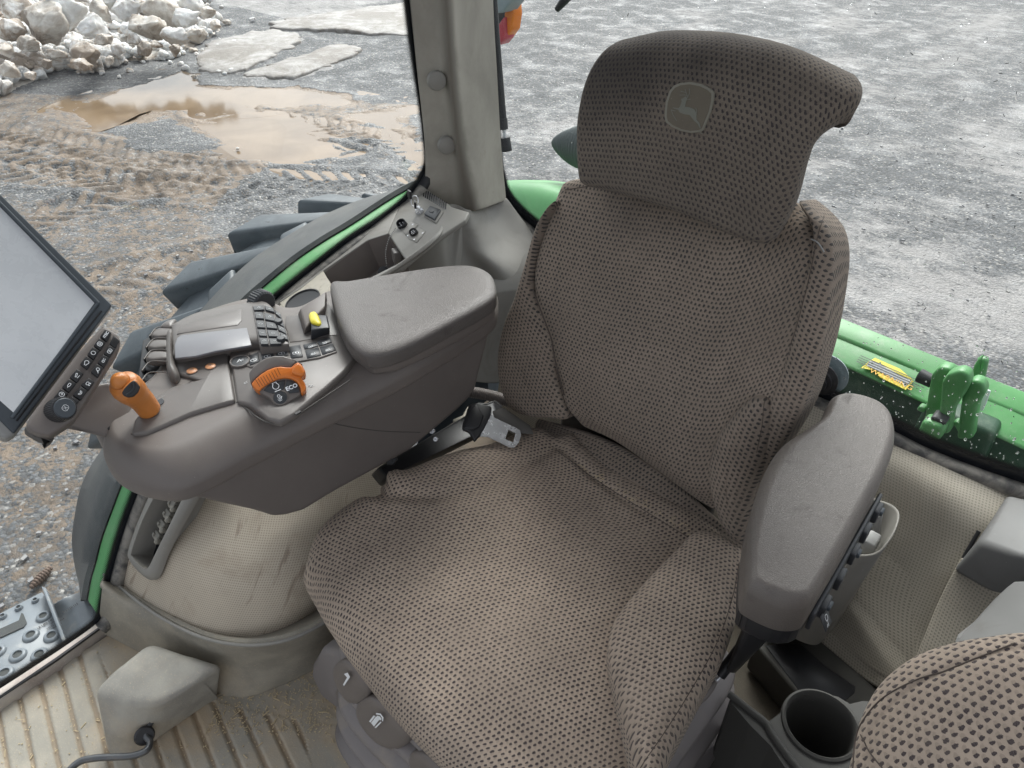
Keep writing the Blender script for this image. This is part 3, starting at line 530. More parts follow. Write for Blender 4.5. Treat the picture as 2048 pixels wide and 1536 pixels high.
def iceblob(c, r, sq, seed, mat, name, parent=None, sub=4, **k):
    bm = bmesh.new(); bmesh.ops.create_icosphere(bm, subdivisions=sub, radius=1); V = A_([list(v.co) for v in bm.verts]); bm.verts.index_update(); F = [[v.index for v in f.verts] for f in bm.faces]; bm.free()
    rg = np.random.default_rng(seed)
    for i in range(20):      # cut with random planes to give broken faces
        n = unit(rg.normal(size=3)); d = rg.uniform(.45, .8); q = V@n; V = V-np.outer(np.maximum(q-d, 0)*.9, n)
    f = 1+.26*(fbm(V[:, 0]*2+9, V[:, 1]*2+V[:, 2]*1.7+5, .7, 5, seed, .6)-.5)*2; V = V*f[:, None]; V = V*(1+.14*(fbm(V[:, 0]*3+V[:, 2]*2+7, V[:, 1]*3-V[:, 2]+3, .5, 4, seed+5, .65)-.5)*2)[:, None]*A_(sq)*r
    a = rg.uniform(0, 6.28); R_ = A_([[math.cos(a), -math.sin(a), 0], [math.sin(a), math.cos(a), 0], [0, 0, 1]])@A_(Matrix.Rotation(rg.uniform(-.5, .5), 3, 'X'))
    return mk(name, V@R_.T+A_(c), F, mat, parent, loc=c, **k)
def snow():
    xs = np.linspace(-24, -9.5, 230); ys = np.linspace(-2, 12, 230); X, Y = np.meshgrid(xs, ys)
    edge = GP([(-300,330),(-60,215),(60,165),(110,140),(190,148),(260,125),(345,118),(400,90),(440,58),(420,20),(400,-40),(300,-200),(-900,-200)])
    i = inpoly(X, Y, edge); d, _, _ = pdist(X, Y, edge); h = np.where(i, 1, -1)*d
    Z = np.clip(h, -.3, 4)*.24+.45*np.clip(h, 0, 1)*(fbm(X, Y, 1.3, 5, 77, .6)-.42)+.25*np.clip(h*2, 0, 1)*(fbm(X, Y, .5, 4, 71)-.5)
    V = np.stack([X, Y, GZ-.02+Z], 2).reshape(-1, 3); F = A_(gridf(230, 230)); keep = h.reshape(-1)[F].max(1) > -.25
    mk('snow_bank', V, F[keep].tolist(), M['snowd'], label='long bank of dirty ploughed snow at the edge of the yard', cat='snow bank', kind='stuff')
    sp = [(165,105,62),(90,40,80),(185,60,50),(300,55,62),(345,72,42),(395,68,30),(250,20,55),(330,20,60),(20,60,60),(60,90,42),(370,40,38),(430,52,20),(290,100,30),(110,108,28),(235,95,26),(350,100,22),(160,128,34),(205,80,30),(20,140,34),(60,150,22),(130,20,60),
          (415,25,26),(40,20,50),(220,120,20),(270,80,24),(95,128,20),(325,112,18),(200,20,40),(505,35,12),(455,42,14),(230,5,34),(385,97,16),(238,150,9),(10,100,36),(385,10,42),(310,90,20),(475,292,9),(388,148,9)]
    for j, (u, v, s_) in enumerate(sp):
        c = P(u, v+s_*.25, 'z', GZ+.03); dist = (c-CAM)@FX; r = s_*.5*dist/FOC*1.2
        dz = .0
        ii = inpoly(A_([[c[0]]]), A_([[c[1]]]), edge)[0, 0]
        if ii: c = P(u, v, 'z', GZ+.35+min(.6, max(0, (120-v))*.004))
        else: c[2] = GZ+r*.45
        clean = (j % 2 == 0) and j not in (12, 18)
        iceblob(c, r, (1.15, .95, .8), 100+j, M['snow'] if clean else M['snowd'], 'snow_chunk', label='white lump of broken snow in the ploughed heap' if clean and ii else ('brown stained lump of frozen snow in the ploughed heap' if ii else 'loose piece of white ice lying apart on the wet gravel'), cat='snow chunk', group=('clean lumps in the snow heap' if clean and ii else 'dirty lumps in the snow heap' if ii else 'loose ice pieces on the gravel'))
    m = MB(); rg = np.random.default_rng(8); bm = bmesh.new(); bmesh.ops.create_icosphere(bm, subdivisions=2, radius=1); bm.verts.index_update(); SV = A_([list(v.co) for v in bm.verts]); SF = [[v.index for v in f.verts] for f in bm.faces]; bm.free(); n_ = 0
    while n_ < 2600:
        u, v = rg.uniform(-40, 470), rg.uniform(-60, 215); c = P(u, v, 'z', GZ)
        if not inpoly(A_([[c[0]]]), A_([[c[1]]]), edge)[0, 0] and (rg.random() > .05 or v > 150): continue
        dd = pdist(A_([[c[0]]]), A_([[c[1]]]), edge)[0][0, 0]; i_ = inpoly(A_([[c[0]]]), A_([[c[1]]]), edge)[0, 0]; r = rg.uniform(.03, .15)*(1 if i_ else .45); z = GZ+(dd*.24*i_)+.02+rg.uniform(0, .12)*i_
        q = SV.copy()
        for k in range(7): nn_ = unit(rg.normal(size=3)); d_ = rg.uniform(.4, .8); e = q@nn_; q = q-np.outer(np.maximum(e-d_, 0)*.9, nn_)
        m.add(q*A_([1.2, 1, .8])*r+A_([c[0], c[1], z]), SF); n_ += 1
    m.build('snow_rubble', M['snow'], label='small broken bits of snow scattered through the ploughed bank', cat='snow rubble', kind='stuff')
    lab = ['pointed slab of grey ice lying nearest the snow heap', 'narrow tilted ice slab beside the brown puddle', 'broad sheet of grey ice reaching to the side window pillar']
    for j, q in enumerate(ICE):
        p = A_(GP(q)); c = p.mean(0); N = 110; p = cr(p, N, True); ph = fbm(p[:, 0]*2, p[:, 1]*2, .35, 4, 91+j)-.5; p = p+(p-c)/np.linalg.norm(p-c, axis=1, keepdims=True)*ph[:, None]*.35
        rows = []; 
        for s_, z in ((1.01, -.05), (1.0, .018), (.985, .035), (.9, .045), (.6, .055), (.3, .06), (.02, .06)):
            pp = c+(p-c)*s_; zz = z+.05*(fbm(pp[:, 0], pp[:, 1], .5, 4, 95)-.5)*(s_ < .99); rows.append(np.column_stack([pp, GZ+zz]))
        V = np.concatenate(rows); F = [[a*N+i, a*N+(i+1) % N, (a+1)*N+(i+1) % N, (a+1)*N+i] for a in range(6) for i in range(N)]+[[6*N+i for i in range(N)]]
        o_ = mk('ice_slab', V, F, M['ice'], label=lab[j], cat='ice slab'); bm = bmesh.new(); bm.from_mesh(o_.data); bmesh.ops.recalc_face_normals(bm, faces=bm.faces[:]); bm.to_mesh(o_.data); bm.free()
    # scattered stones and twigs, nobody could count them
    m = MB(); rg = np.random.default_rng(5)
    for i in range(900):
        x, y = (rg.uniform(-5.5, -1.4), rg.uniform(-1.3, 3.2)) if i < 500 else (rg.uniform(-6, 1.5), rg.uniform(3, 9)); r = (rg.uniform(.006, .014) if rg.random() < .93 else rg.uniform(.014, .024))*(1. if i < 500 else .8)
        a = rg.normal(size=(8, 3)); a /= np.linalg.norm(a, axis=1, keepdims=True); c8 = boxv((0, 0, 0), 2*r, 1.5*r, 1.1*r)*(1+.25*rg.normal(size=(8, 1))); t = rg.uniform(0, 6.28); R_ = A_([[math.cos(t), -math.sin(t), 0], [math.sin(t), math.cos(t), 0], [0, 0, 1]])
        m.add(c8@R_.T+A_([x, y, GZ+r*.4+.01]), BF)
    m.build('stones', plastic('loose_stones', (.24, .24, .245), .6, dirt=(.5, .46, .40), damt=.8, dsc=3), smooth=False, label='loose stones strewn over the wet gravel', cat='stones', kind='stuff')
    c = P(82, 1155, 'z', GZ+.03); d = unit(P(100, 1140, 'z', GZ+.03)-P(65, 1175, 'z', GZ+.03)); m = MB()
    for i in range(9):
        t = (i-4)/4.; r = .022*(1-.45*t*t); V, F = lathev([(0, -.008), (r*.8, -.006), (r, 0), (r*.7, .008), (0, .01)], c+d*t*.055, d, 14, rib=7, ribd=.12); m.add(V, F)
    m.build('pine_cone', plastic('cone_brown', (.13, .09, .07), .7), label='dark pine cone on the gravel above the step plate', cat='pine cone')
snow()
# ------------------------------------------------------------------ outside parts of the tractor
WC = (.55, -.35)     # wheel centre in y,z
def fender():
    t = T('wheel_fender', 'dark rubber fender with a green painted inner strip outside the right side window', 'fender', (-.95, -.2, .4))
    inn = [(830,400),(808,410),(770,442),(722,472),(672,505),(620,545),(572,585),(530,622),(465,685),(405,760),(355,830),(318,895),(290,955),(264,1020),(243,1080),(226,1143),(212,1190),(200,1235)]
    out = [(850,368),(830,373),(785,382),(730,396),(660,424),(600,456),(545,490),(500,522),(440,578),(385,640),(330,712),(270,800),(212,885),(165,965),(145,1060),(146,1110),(156,1160),(173,1202)]
    mid = [(848,370),(824,376),(778,402),(703,451),(648,484),(591,523),(531,572),(490,609),(432,675),(377,756),(333,832),(290,895),(252,955),(228,1015),(206,1075),(193,1125),(183,1160),(176,1200)]
    a = cr([P(u, v, 'x', -.83) for u, v in inn], 120); b = cr([P(u, v, 'x', -.88) for u, v in mid], 120); c = cr([P(u, v, 'x', -1.12) for u, v in out], 120)
    a2 = a.copy(); a2[:, 0] = -.812; a2[:, 2] -= .03; low = P(172, 1262, 'x', -.88)
    G = np.stack([a2, a, b], 1); V = G.reshape(-1, 3); mk('green_strip', np.concatenate([V, V-A_([0, 0, .006])]), gridf(120, 3)+gridf(120, 3, 360), M['greenL'], t)
    ct = A_([c[:, 0], *WC]) if False else None
    rad = c[:, 1:]-A_(WC); rad /= np.linalg.norm(rad, axis=1, keepdims=True); rb = b[:, 1:]-A_(WC); rb /= np.linalg.norm(rb, axis=1, keepdims=True)
    b0 = b.copy(); b0[:, 1:] += rb*.004; b1 = b.copy(); b1[:, 1:] += rb*.012; b1[:, 0] -= .008; m1 = (b1*2+c)/3; m1[:, 1:] += rb*.006; m2 = (b1+c*2)/3; m2[:, 1:] += rb*.004
    c2 = c.copy(); c2[:, 1:] -= rad*.05; c2[:, 0] -= .01; c3 = c.copy(); c3[:, 1:] -= rad*.05; c3[:, 0] += .02
    G = np.stack([b0, b1, m1, m2, c, c2, c3, b0-A_([0, 0, .02])], 1); mk('rubber_flare', G.reshape(-1, 3), gridf(120, 8), M['fender'], t, auto=60)
fender()
def tyre():
    t = T('tractor_wheel', 'large black tractor tyre with chunky lugs below the fender', 'tyre', (-1.5, WC[0], WC[1])); R0, x0, x1 = .87, -1.14, -1.50; TC = (.55, -.40)
    prof = [(.55, .02), (.60, -.03), (.72, -.05), (.82, -.03), (.855, .02), (.87, .08), (.875, .18), (.87, .28), (.855, .34), (.82, .39), (.72, .41), (.60, .39), (.55, .34)]
    V, F = lathev([(r, h) for r, h in prof], (x0, *TC), (-1, 0, 0), 120); mk('tyre', V, F[:-2], M['tyre'], t)
    n = 21
    for side in (0, 1):
        for k in range(n):
            a0 = 2*math.pi*(k+.5*side)/n+.12; q = []
            for (xx, da, h) in ((0, 0, 0), (1, 0, 0)): pass
            def pt(x, a, r): return A_([x, TC[0]+r*math.cos(a), TC[1]+r*math.sin(a)])
            s = 1 if side == 0 else -1; xs, xm = (x0+.035, (x0+x1)/2-.02) if side == 0 else (x1-.035, (x0+x1)/2+.02)
            w0, w1, dl = .072, .055, .22
            if not (math.sin(a0+dl*.5) > -.25 and math.cos(a0+dl*.5) < .75): continue
            V = []
            for r, e in ((R0-.03, 1.25), (.925, 1.)):
                V += [pt(xs, a0-w0*e, r-(.02 if r > .9 else .03)), pt(xs, a0+w0*e, r-(.02 if r > .9 else .03)), pt(xm, a0-dl+w1*e, r), pt(xm, a0-dl-w1*e, r)]
            bev('lug', V, BF, M['tyre'], t, .012, 2)
tyre()
def step():
    t = T('step_plate', 'grey perforated metal step plate outside the door sill', 'step', tuple(P(60, 1290, 'z', -.12))); z = -.12
    out = [(-200, 1360), (-120, 1312), (0, 1226), (84, 1183), (110, 1222), (135, 1290), (60, 1380), (-100, 1500), (-260, 1560)]
    O = [P(u, v, 'z', z) for u, v in out]; slab('plate', O, (0, 0, -.012), M['stepm'], t, .002, 1)
    V = [P(u, v, 'z', z+.002) for u, v in ((84, 1183), (94, 1187), (150, 1330), (134, 1290))]
    slab('edge_lip', [P(u, v, 'z', z+.001) for u, v in ((90, 1186), (100, 1190), (143, 1300), (132, 1296))], (0, 0, .03), M['stepm'], t, .003, 2)
    hs = [(71,1201,5.),(38,1216,5.5),(6,1233,5.5),(87,1233,10),(62,1271,11.5),(104,1272,11.5),(36,1311,12),(79,1310,12),(10,1347,12.5),(-4,1303,11),(-30,1345,12),(-20,1390,12)]
    for u, v, r in hs:
        c = P(u, v, 'z', z+.001); R_ = r*1.0*((c-CAM)@FX)/FOC*1.05; lathe('raised_hole', [(R_*1.35, -.001), (R_*1.25, .003), (R_*.95, .006), (R_*.72, .006), (R_*.66, .002)], c, (0, 0, 1), M['stepm'], t, 28)
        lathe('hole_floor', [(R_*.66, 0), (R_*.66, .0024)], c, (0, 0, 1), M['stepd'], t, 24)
    slab('slot', [P(u, v, 'z', z+.002) for u, v in ((-60, 1285), (0, 1258), (38, 1241), (43, 1226), (47, 1228), (54, 1246), (48, 1254), (0, 1276), (-60, 1305))], (0, 0, .0012), M['stepd'], t, 0, 1)
    b = T('step_bracket', 'dark curved metal bracket beside the step plate', 'bracket', tuple(P(140, 1240, 'z', -.14)))
    G = [[P(104, 1212, 'z', -.13), P(125, 1199, 'z', -.11), P(150, 1188, 'z', -.115), P(215, 1165, 'z', -.12)], [P(120, 1240, 'z', -.15), P(140, 1232, 'z', -.13), P(160, 1215, 'z', -.12), P(230, 1200, 'z', -.12)], [P(138, 1300, 'z', -.15), P(155, 1290, 'z', -.13), P(185, 1270, 'z', -.12), P(250, 1230, 'z', -.12)]]
    pad('bracket_plate', G, M['stepm'], b, k=0, r=.002, Tk=.008, out=(0, 0, 1), nu=24, nv=24)
    fr = frpx(75, 1257, 145, 1213, (0, 0, z+.003), (0, 0, 1)); m = MB(); r_ = random.Random(3); x = 0
    while x < .098:
        w = r_.choice([.0006, .001, .0016])
        if not (.045 < x < .06): m.add([fr(x, -.004), fr(x+w, -.004), fr(x+w, .004), fr(x, .004)], [[0, 1, 2, 3]])
        x += w+r_.choice([.0007, .0012, .003])
    m.build('barcode_print', M['black'], t, smooth=False)
    text('small_print', '6001\nMH2113004\nREV 4', Fr(fr(.035, -.02), fr.x, fr.n), .0085, M['black'], t)
step()
def hitch():
    t = T('rear_hitch', 'green rear linkage beam with a yoke joint seen through the rear window', 'hitch', tuple(P(1800, 740, 'y', 1.5)))
    ye = 1.55; back = [P(1560, 612, 'y', ye+.14), P(2200, 905, 'y', ye+.14)]
    e0, e1 = P(1600, 690, 'y', ye), P(2160, 950, 'y', ye); b0, b1 = P(1600, 636, 'y', ye+.12), P(2160, 868, 'y', ye+.12)
    m0, m1 = P(1600, 664, 'y', ye+.06), P(2160, 908, 'y', ye+.06)
    dz = A_([0, .03, -.34])
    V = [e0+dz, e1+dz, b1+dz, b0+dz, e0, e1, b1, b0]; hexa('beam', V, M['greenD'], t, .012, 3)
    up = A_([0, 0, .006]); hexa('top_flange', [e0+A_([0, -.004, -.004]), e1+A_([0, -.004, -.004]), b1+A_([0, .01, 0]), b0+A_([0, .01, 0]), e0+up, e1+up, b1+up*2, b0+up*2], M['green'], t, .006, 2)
    hexa('rear_rail', [m0+A_([0, .02, 0]), m1+A_([0, .02, 0]), b1+A_([0, .05, -.02]), b0+A_([0, .05, -.02]), m0+A_([0, .03, .03]), m1+A_([0, .03, .03]), b1+A_([0, .05, .035]), b0+A_([0, .05, .035])], M['green'], t, .008, 2)
    n = unit(np.cross(e1-e0, b0-e0)); n = n if n[2] > 0 else -n
    hp = snap(kids(t, 'top_flange'), [(1745, 722), (1815, 765), (1760, 756)], .0); n = unit(np.cross(hp[1]-hp[0], hp[2]-hp[0])); n = n if n[2] > 0 else -n
    p0 = hp[0]+n*.012; fr = frpx(1776, 745, 1822, 765, p0, n); q = [PP(u, v, p0, n) for u, v in ((1736, 724), (1750, 716), (1800, 738), (1828, 762), (1811, 780), (1760, 755), (1752, 742), (1722, 736))]
    slab('warning_label', q, n*.001, M['yellow'], t, 0, 1)
    slab('label_text_panel', [PP(u, v, p0+n*.002, n) for u, v in ((1738, 722), (1748, 722), (1822, 762), (1812, 772), (1734, 731))], n*.0008, M['grey'], t, 0, 1)
    text('warning_word', 'WARNING', Fr(PP(1782, 759, p0+n*.004, n), fr.x, n), .028, plastic('label_orange', (.75, .42, .05), .5), t)
    m = MB(); f2 = Fr(PP(1778, 745, p0+n*.0032, n), fr.x, n)
    for i in range(4): strokes(m, f2, [[(-.10, .018-.01*i), (.11-.02*(i % 2), .018-.01*i)]], .0035, .001)
    m.build('fine_print', M['black'], t, smooth=False)
    y0 = 1.43
    def lug(nm, pts, yy, th, mat='green', w=.011): return slab(nm, [P(u, v, 'y', yy) for u, v in pts], (0, th, 0), M[mat], t, w, 3)
    lug('yoke_plate', [(1845,860),(1855,790),(1862,750),(1878,734),(1902,738),(1908,752),(1893,765),(1888,790),(1880,850)], 1.46, .05)
    lug('link_eye', [(1866,868),(1876,835),(1880,800),(1882,765),(1895,748),(1920,741),(1938,750),(1940,768),(1925,795),(1905,825),(1898,870)], 1.38, .05)
    lug('yoke_plate', [(1912,880),(1922,800),(1928,775),(1945,760),(1965,766),(1972,785),(1955,812),(1948,850),(1945,880)], 1.42, .05)
    lug('link_socket', [(1838,855),(1845,841),(1885,853),(1888,862),(1878,885),(1862,882),(1834,868)], 1.33, .06, w=.014)
    lug('socket_collar', [(1858,838),(1866,833),(1893,845),(1888,855)], 1.345, .05, 'dark', .006)
    lug('fin', [(1942,760),(1945,735),(1956,718),(1960,716),(1976,721),(1966,768)], 1.55, .03)
    lug('pin_flag', [(1958,822),(1962,796),(1974,780),(1981,783),(1972,808),(1966,822)], 1.5, .008, 'white', .003)
    lug('small_lug', [(1832,820),(1838,813),(1850,818),(1848,826),(1843,826)], 1.46, .03, w=.005); lug('small_lug', [(1903,848),(1912,843),(1923,850),(1917,868),(1910,855)], 1.42, .03, w=.005)
    lathe('pin_head', [(0, -.02), (.02, -.02), (.022, .02), (0, .024)], P(1852, 757, 'y', 1.5), (-1, .2, 0), M['dark'], t)
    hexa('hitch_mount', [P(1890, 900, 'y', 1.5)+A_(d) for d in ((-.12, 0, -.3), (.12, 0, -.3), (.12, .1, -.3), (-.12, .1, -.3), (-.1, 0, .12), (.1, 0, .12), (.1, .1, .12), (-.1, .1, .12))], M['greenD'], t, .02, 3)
    g = T('fender_panel', 'green painted fender panel behind the pillar foot', 'fender', tuple(P(1060, 400, 'y', 1.1)))
    pad('panel', [[P(980, 362, 'y', 1.3), P(1060, 360, 'y', 1.32), P(1140, 366, 'y', 1.34), P(1300, 400, 'y', 1.4)], [P(985, 375, 'y', 1.15), P(1060, 378, 'y', 1.15), P(1140, 395, 'y', 1.15), P(1300, 440, 'y', 1.15)], [P(990, 480, 'y', 1.02), P(1070, 500, 'y', 1.02), P(1150, 540, 'y', 1.02), P(1300, 600, 'y', 1.02)]], M['greenL'], g, k=0, r=.01, Tk=.03, out=(0, 0, 1), nu=30, nv=30)
hitch()
def rearbits():
    t = T('tail_lamp', 'red and orange tail lamp in a grey housing beside the pillar', 'tail lamp', tuple(P(1005, 40, 'y', 1.5)))
    slab('lamp_housing', [P(u, v, 'y', 1.52) for u, v in ((960,-40),(1037,-40),(1034,10),(1032,45),(1024,72),(1008,84),(990,88),(960,60))], (0, .02, .0), M['black'], t, .008, 2)
    slab('grey_cover', [P(u, v, 'y', 1.42) for u, v in ((960,-40),(1032,-40),(1028,-2),(1012,16),(1005,26),(990,27),(960,30))], (0, .08, 0), M['lampc'], t, .008, 3)
    slab('orange_lens', [P(u, v, 'y', 1.47) for u, v in ((1008,26),(1014,14),(1025,6),(1027,30),(1023,60),(1009,80))], (0, .05, 0), M['lampo'], t, .006, 2)
    slab('red_lens', [P(u, v, 'y', 1.45) for u, v in ((990,58),(1006,34),(1008,78),(996,92),(988,85))], (0, .06, 0), M['lampr'], t, .006, 2)
    g = T('gas_strut', 'thin black gas strut hanging behind the pillar by the rear window', 'gas strut', tuple(P(1008, 200, 'y', .93)))
    y = .90; tube('strut_body', [P(984, -60, 'y', y), P(991, 60, 'y', y), P(1006, 238, 'y', y)], .0105, M['black'], g, 20, 16)
    tube('strut_end', [P(1005, 236, 'y', y), P(1007, 258, 'y', y)], .0135, M['dark'], g, 8, 16, smoothpath=False); tube('strut_rod', [P(1007, 256, 'y', y), P(1010, 280, 'y', y)], .005, M['steel'], g, 6, 12)
    tube('ball_socket', [P(1010, 275, 'y', y), P(1014, 302, 'y', y)], .015, M['black'], g, 8, 18, smoothpath=False)
    tube('strut_sleeve', [P(988, 20, 'y', y+.02), P(999, 150, 'y', y+.02), P(1008, 262, 'y', y+.02)], .006, M['dark'], g, 8, 10)
    w = T('wiper_arm', 'tip of a dark green wiper arm at the top of the rear window', 'wiper', tuple(P(1125, 8, 'y', 1.0)))
    tube('arm', [P(1150, -22, 'y', 1.0), P(1128, 2, 'y', 1.0), P(1114, 19, 'y', 1.0)], [.013, .012, .008], M['black'], w, 10, 8)
    c0 = P(1103, 284, 'y', 1.35); ax = unit(P(1180, 296, 'y', 1.35)-c0)
    prof = []
    for i in range(140):
        s_ = i/139; r = .072*math.sin(min(1, s_*1.15)*math.pi/2)**.8+.0045*math.sin(i*.7)*min(1, i/8); prof.append((r, s_*.2))
    lathe('ribbed_cap', prof, c0, ax, plastic('dark_ribbed_rubber', (.17, .19, .19), .35), None, 40, label='dark ribbed rubber cap behind the headrest', cat='rubber cap', loc=tuple(c0))
rearbits()
# ------------------------------------------------------------------ cab shell
XW = -.80            # plane of the side window
def px(L, ax, val): return A_([P(u, v, ax, val) for u, v in L])
SIDE = [(795,-260),(806,-120),(822,40),(836,140),(848,220),(856,290),(856,325),(847,350),(829,378),(804,408),(762,441),(700,481),(650,519),(600,558),(545,604),(480,668),(420,735),(365,808),(325,870),(300,925),(280,973),(258,1030),(240,1085),(224,1143),(213,1190),(205,1226),(190,1248),(142,1283),(68,1332),(0,1376),(-100,1440),(-260,1545)]
def side_window():
    t = T('side_window', 'large right side window with a black dotted border and grey rubber seal', 'window', (XW, -.3, .8))
    S = cr(px(SIDE, 'x', XW), 340); ed = np.gradient(S, axis=0); ed /= np.linalg.norm(ed, axis=1, keepdims=True); side = np.cross(ed, (1, 0, 0))
    c = A_([XW, -.4, 1.0]);
    if ((c-S)*side).sum() < 0: side = -side       # towards the glass
    S2 = S+side*.004
    V, F, U = ribbonv(S2, side, -.004, .005); V[:, 0] += .0015; mk('frit_band', V, F, M['fritb'], t, uv=U)
    V, F, U = ribbonv(S2, side, .005, .021); V[:, 0] += .0015; mk('frit_dots', V, F, M['frit'], t, uv=U)
    O = np.concatenate([S-side*.003, A_([[XW, -1.3, .2], [XW, -1.3, 1.75], [XW, .42, 1.75]])]); ob = mk('glass', np.concatenate([O, O-A_([.005, 0, 0])]), [list(range(len(O)))], M['glass'], t, smooth=False)
    Pt = S-side*.013+A_([.010, 0, 0]); k = slice(84, 285); Pk = Pt[k][::2]; tube('rubber_seal', Pk, .0155, M['seal'], t, len(Pk), 14, smoothpath=False)
    Pk = (S-side*.006)[k][::2]+A_([.004, 0, 0]); tube('seal_lip', Pk, .007, M['dark'], t, len(Pk), 8, smoothpath=False)
    # the thick dark frame edge up the pillar
    Pk = S[0:90:2]-side[0:90:2]*.014+A_([.002, 0, 0]); tube('frame_edge', Pk, .015, M['dark'], t, len(Pk), 10, smoothpath=False)
side_window()
REAR = [(950,-260),(965,-60),(978,120),(990,300),(998,350),(1012,392),(1050,436),(1120,490),(1220,560),(1340,630),(1480,706),(1560,748),(1620,781),(1700,815),(1780,853),(1860,893),(1950,928),(2048,962),(2160,1000),(2300,1040),(2500,1085)]
YR = .80
def rear_window():
    t = T('rear_window', 'wide rear window spotted with raindrops behind the seat', 'window', (0, YR, .7))
    S = cr(px(REAR, 'y', YR), 260); ed = np.gradient(S, axis=0); ed /= np.linalg.norm(ed, axis=1, keepdims=True); side = np.cross(ed, (0, 1, 0)); c = A_([.1, YR, 1.1])
    if ((c-S)*side).sum() < 0: side = -side
    V, F, U = ribbonv(S, side, -.006, .020); V[:, 1] -= .0015; mk('frit_band', V, F, M['fritb'], t, uv=U)
    V, F, U = ribbonv(S, side, .020, .036); V[:, 1] -= .0015; mk('frit_dots', V, F, M['frit'], t, uv=U)
    O = np.concatenate([S-side*.006, A_([[1.6, YR, 1.75], [-.8, YR, 1.75]])]); mk('glass', O, [list(range(len(O)))], M['glass'], t, smooth=False)
    Pk = (S-side*.020+A_([0, -.012, 0]))[45::2]; tube('rubber_seal', Pk, .019, M['seal'], t, len(Pk), 14, smoothpath=False)
    c = P(1641, 757, 'y', YR-.008); n = A_([0, -1, 0]); lathe('hinge_bolt', [(.040, 0), (.040, .004), (.030, .010), (.030, .016), (.022, .018), (.022, .024), (.010, .026), (.009, .036), (0, .037)], c, n, M['black'], t, 32)
    slab('hinge_plate', [P(u, v, 'y', YR-.004) for u, v in ((1580,715),(1650,728),(1668,748),(1664,775),(1640,785),(1580,770))], (0, -.006, 0), M['black'], t, .003, 2)
    lathe('glass_washer', [(.048, 0), (.046, .006), (.034, .007)], P(1654, 748, 'y', YR+.012), (0, 1, 0), M['lampc'], t, 32)
    rg = np.random.default_rng(11); m = MB(); bm = bmesh.new(); bmesh.ops.create_icosphere(bm, subdivisions=2, radius=1); bm.verts.index_update(); SV = A_([list(v.co) for v in bm.verts]); SF = [[v.index for v in f.verts] for f in bm.faces]; bm.free()
    n_ = 0
    while n_ < 900:
        u, v = rg.uniform(1000, 2150), rg.uniform(-20, 940); low = np.clip((v-(520+(u-1600)*.35))/180, 0, 1)
        if rg.random() > .16+.84*low*(u > 1600): continue
        r = rg.uniform(.0006, .0016) if rg.random() < .82 else rg.uniform(.0016, .003); q = P(u, v, 'y', YR+.003)
        m.add(SV*A_([r*rg.uniform(.7, 1.1), r*.55, r*rg.uniform(.9, 1.7)])+q, SF); n_ += 1
    m.build('raindrops', M['drop'], None, label='raindrops clinging to the rear window glass', cat='raindrops', kind='stuff')
    m = MB()
    for i in range(150):
        u, v = rg.uniform(1050, 2100), rg.uniform(0, 900); q = P(u, v, 'y', YR+.002); a = rg.uniform(0, 3.14); l = rg.uniform(.0008, .004); d = A_([math.cos(a), 0, math.sin(a)]); e = A_([-d[2], 0, d[0]]); w = rg.uniform(.0004, .0009)
        m.add([q-d*l-e*w, q+d*l-e*w*.4, q+d*l*.8+e*w, q-d*l+e*w*.5, q-d*l-e*w+A_([0, .001, 0]), q+d*l-e*w*.4+A_([0, .001, 0]), q+d*l*.8+e*w+A_([0, .001, 0]), q-d*l+e*w*.5+A_([0, .001, 0])], BF)
    m.build('dirt_specks', M['black'], None, smooth=False, label='tiny dark specks of dirt stuck on the rear glass', cat='dirt', kind='stuff')
rear_window()
def pillar():
    t = T('rear_pillar', 'beige corner pillar between the side and rear windows', 'pillar', (-.76, .6, .7))
    rows = []
    for f, L, R1, R2, R3, Rr in ((-300, (790, -300), (845, -300), (880, -300), (915, -300), (978, -300)), (0, (822, 0), (868, 0), (895, 0), (925, 0), (986, 0)), (150, (836, 140), (880, 150), (905, 150), (935, 150), (994, 150)), (290, (852, 290), (897, 290), (918, 290), (945, 290), (1002, 290)), (415, (853, 384), (905, 410), (938, 420), (962, 416), (1012, 398))):
        rows.append([P(*L, 'x', -.79), P(*R1, 'x', -.745), P(*R2, 'x', -.708), P(*R3, 'y', .60), P(*Rr, 'y', .76)])
    pad('pillar_trim', rows, M['pillar'], t, k=0, r=.004, Tk=.03, out=(1, -1, 0), nu=60, nv=60)
    for u, v in ((873, 161), (893, 290)):
        c = P(u, v, 'x', -.738); lathe('round_cap', [(.0215, -.005), (.0215, .004), (.020, .0085), (.016, .0105), (0, .0112)], c, (1, -.62, .05), M['trim'], t, 36)
pillar()
M['cream'] = plastic('cream_trim', (.40, .37, .31), .55, dirt=(.2, .17, .13), damt=.6, dsc=30)
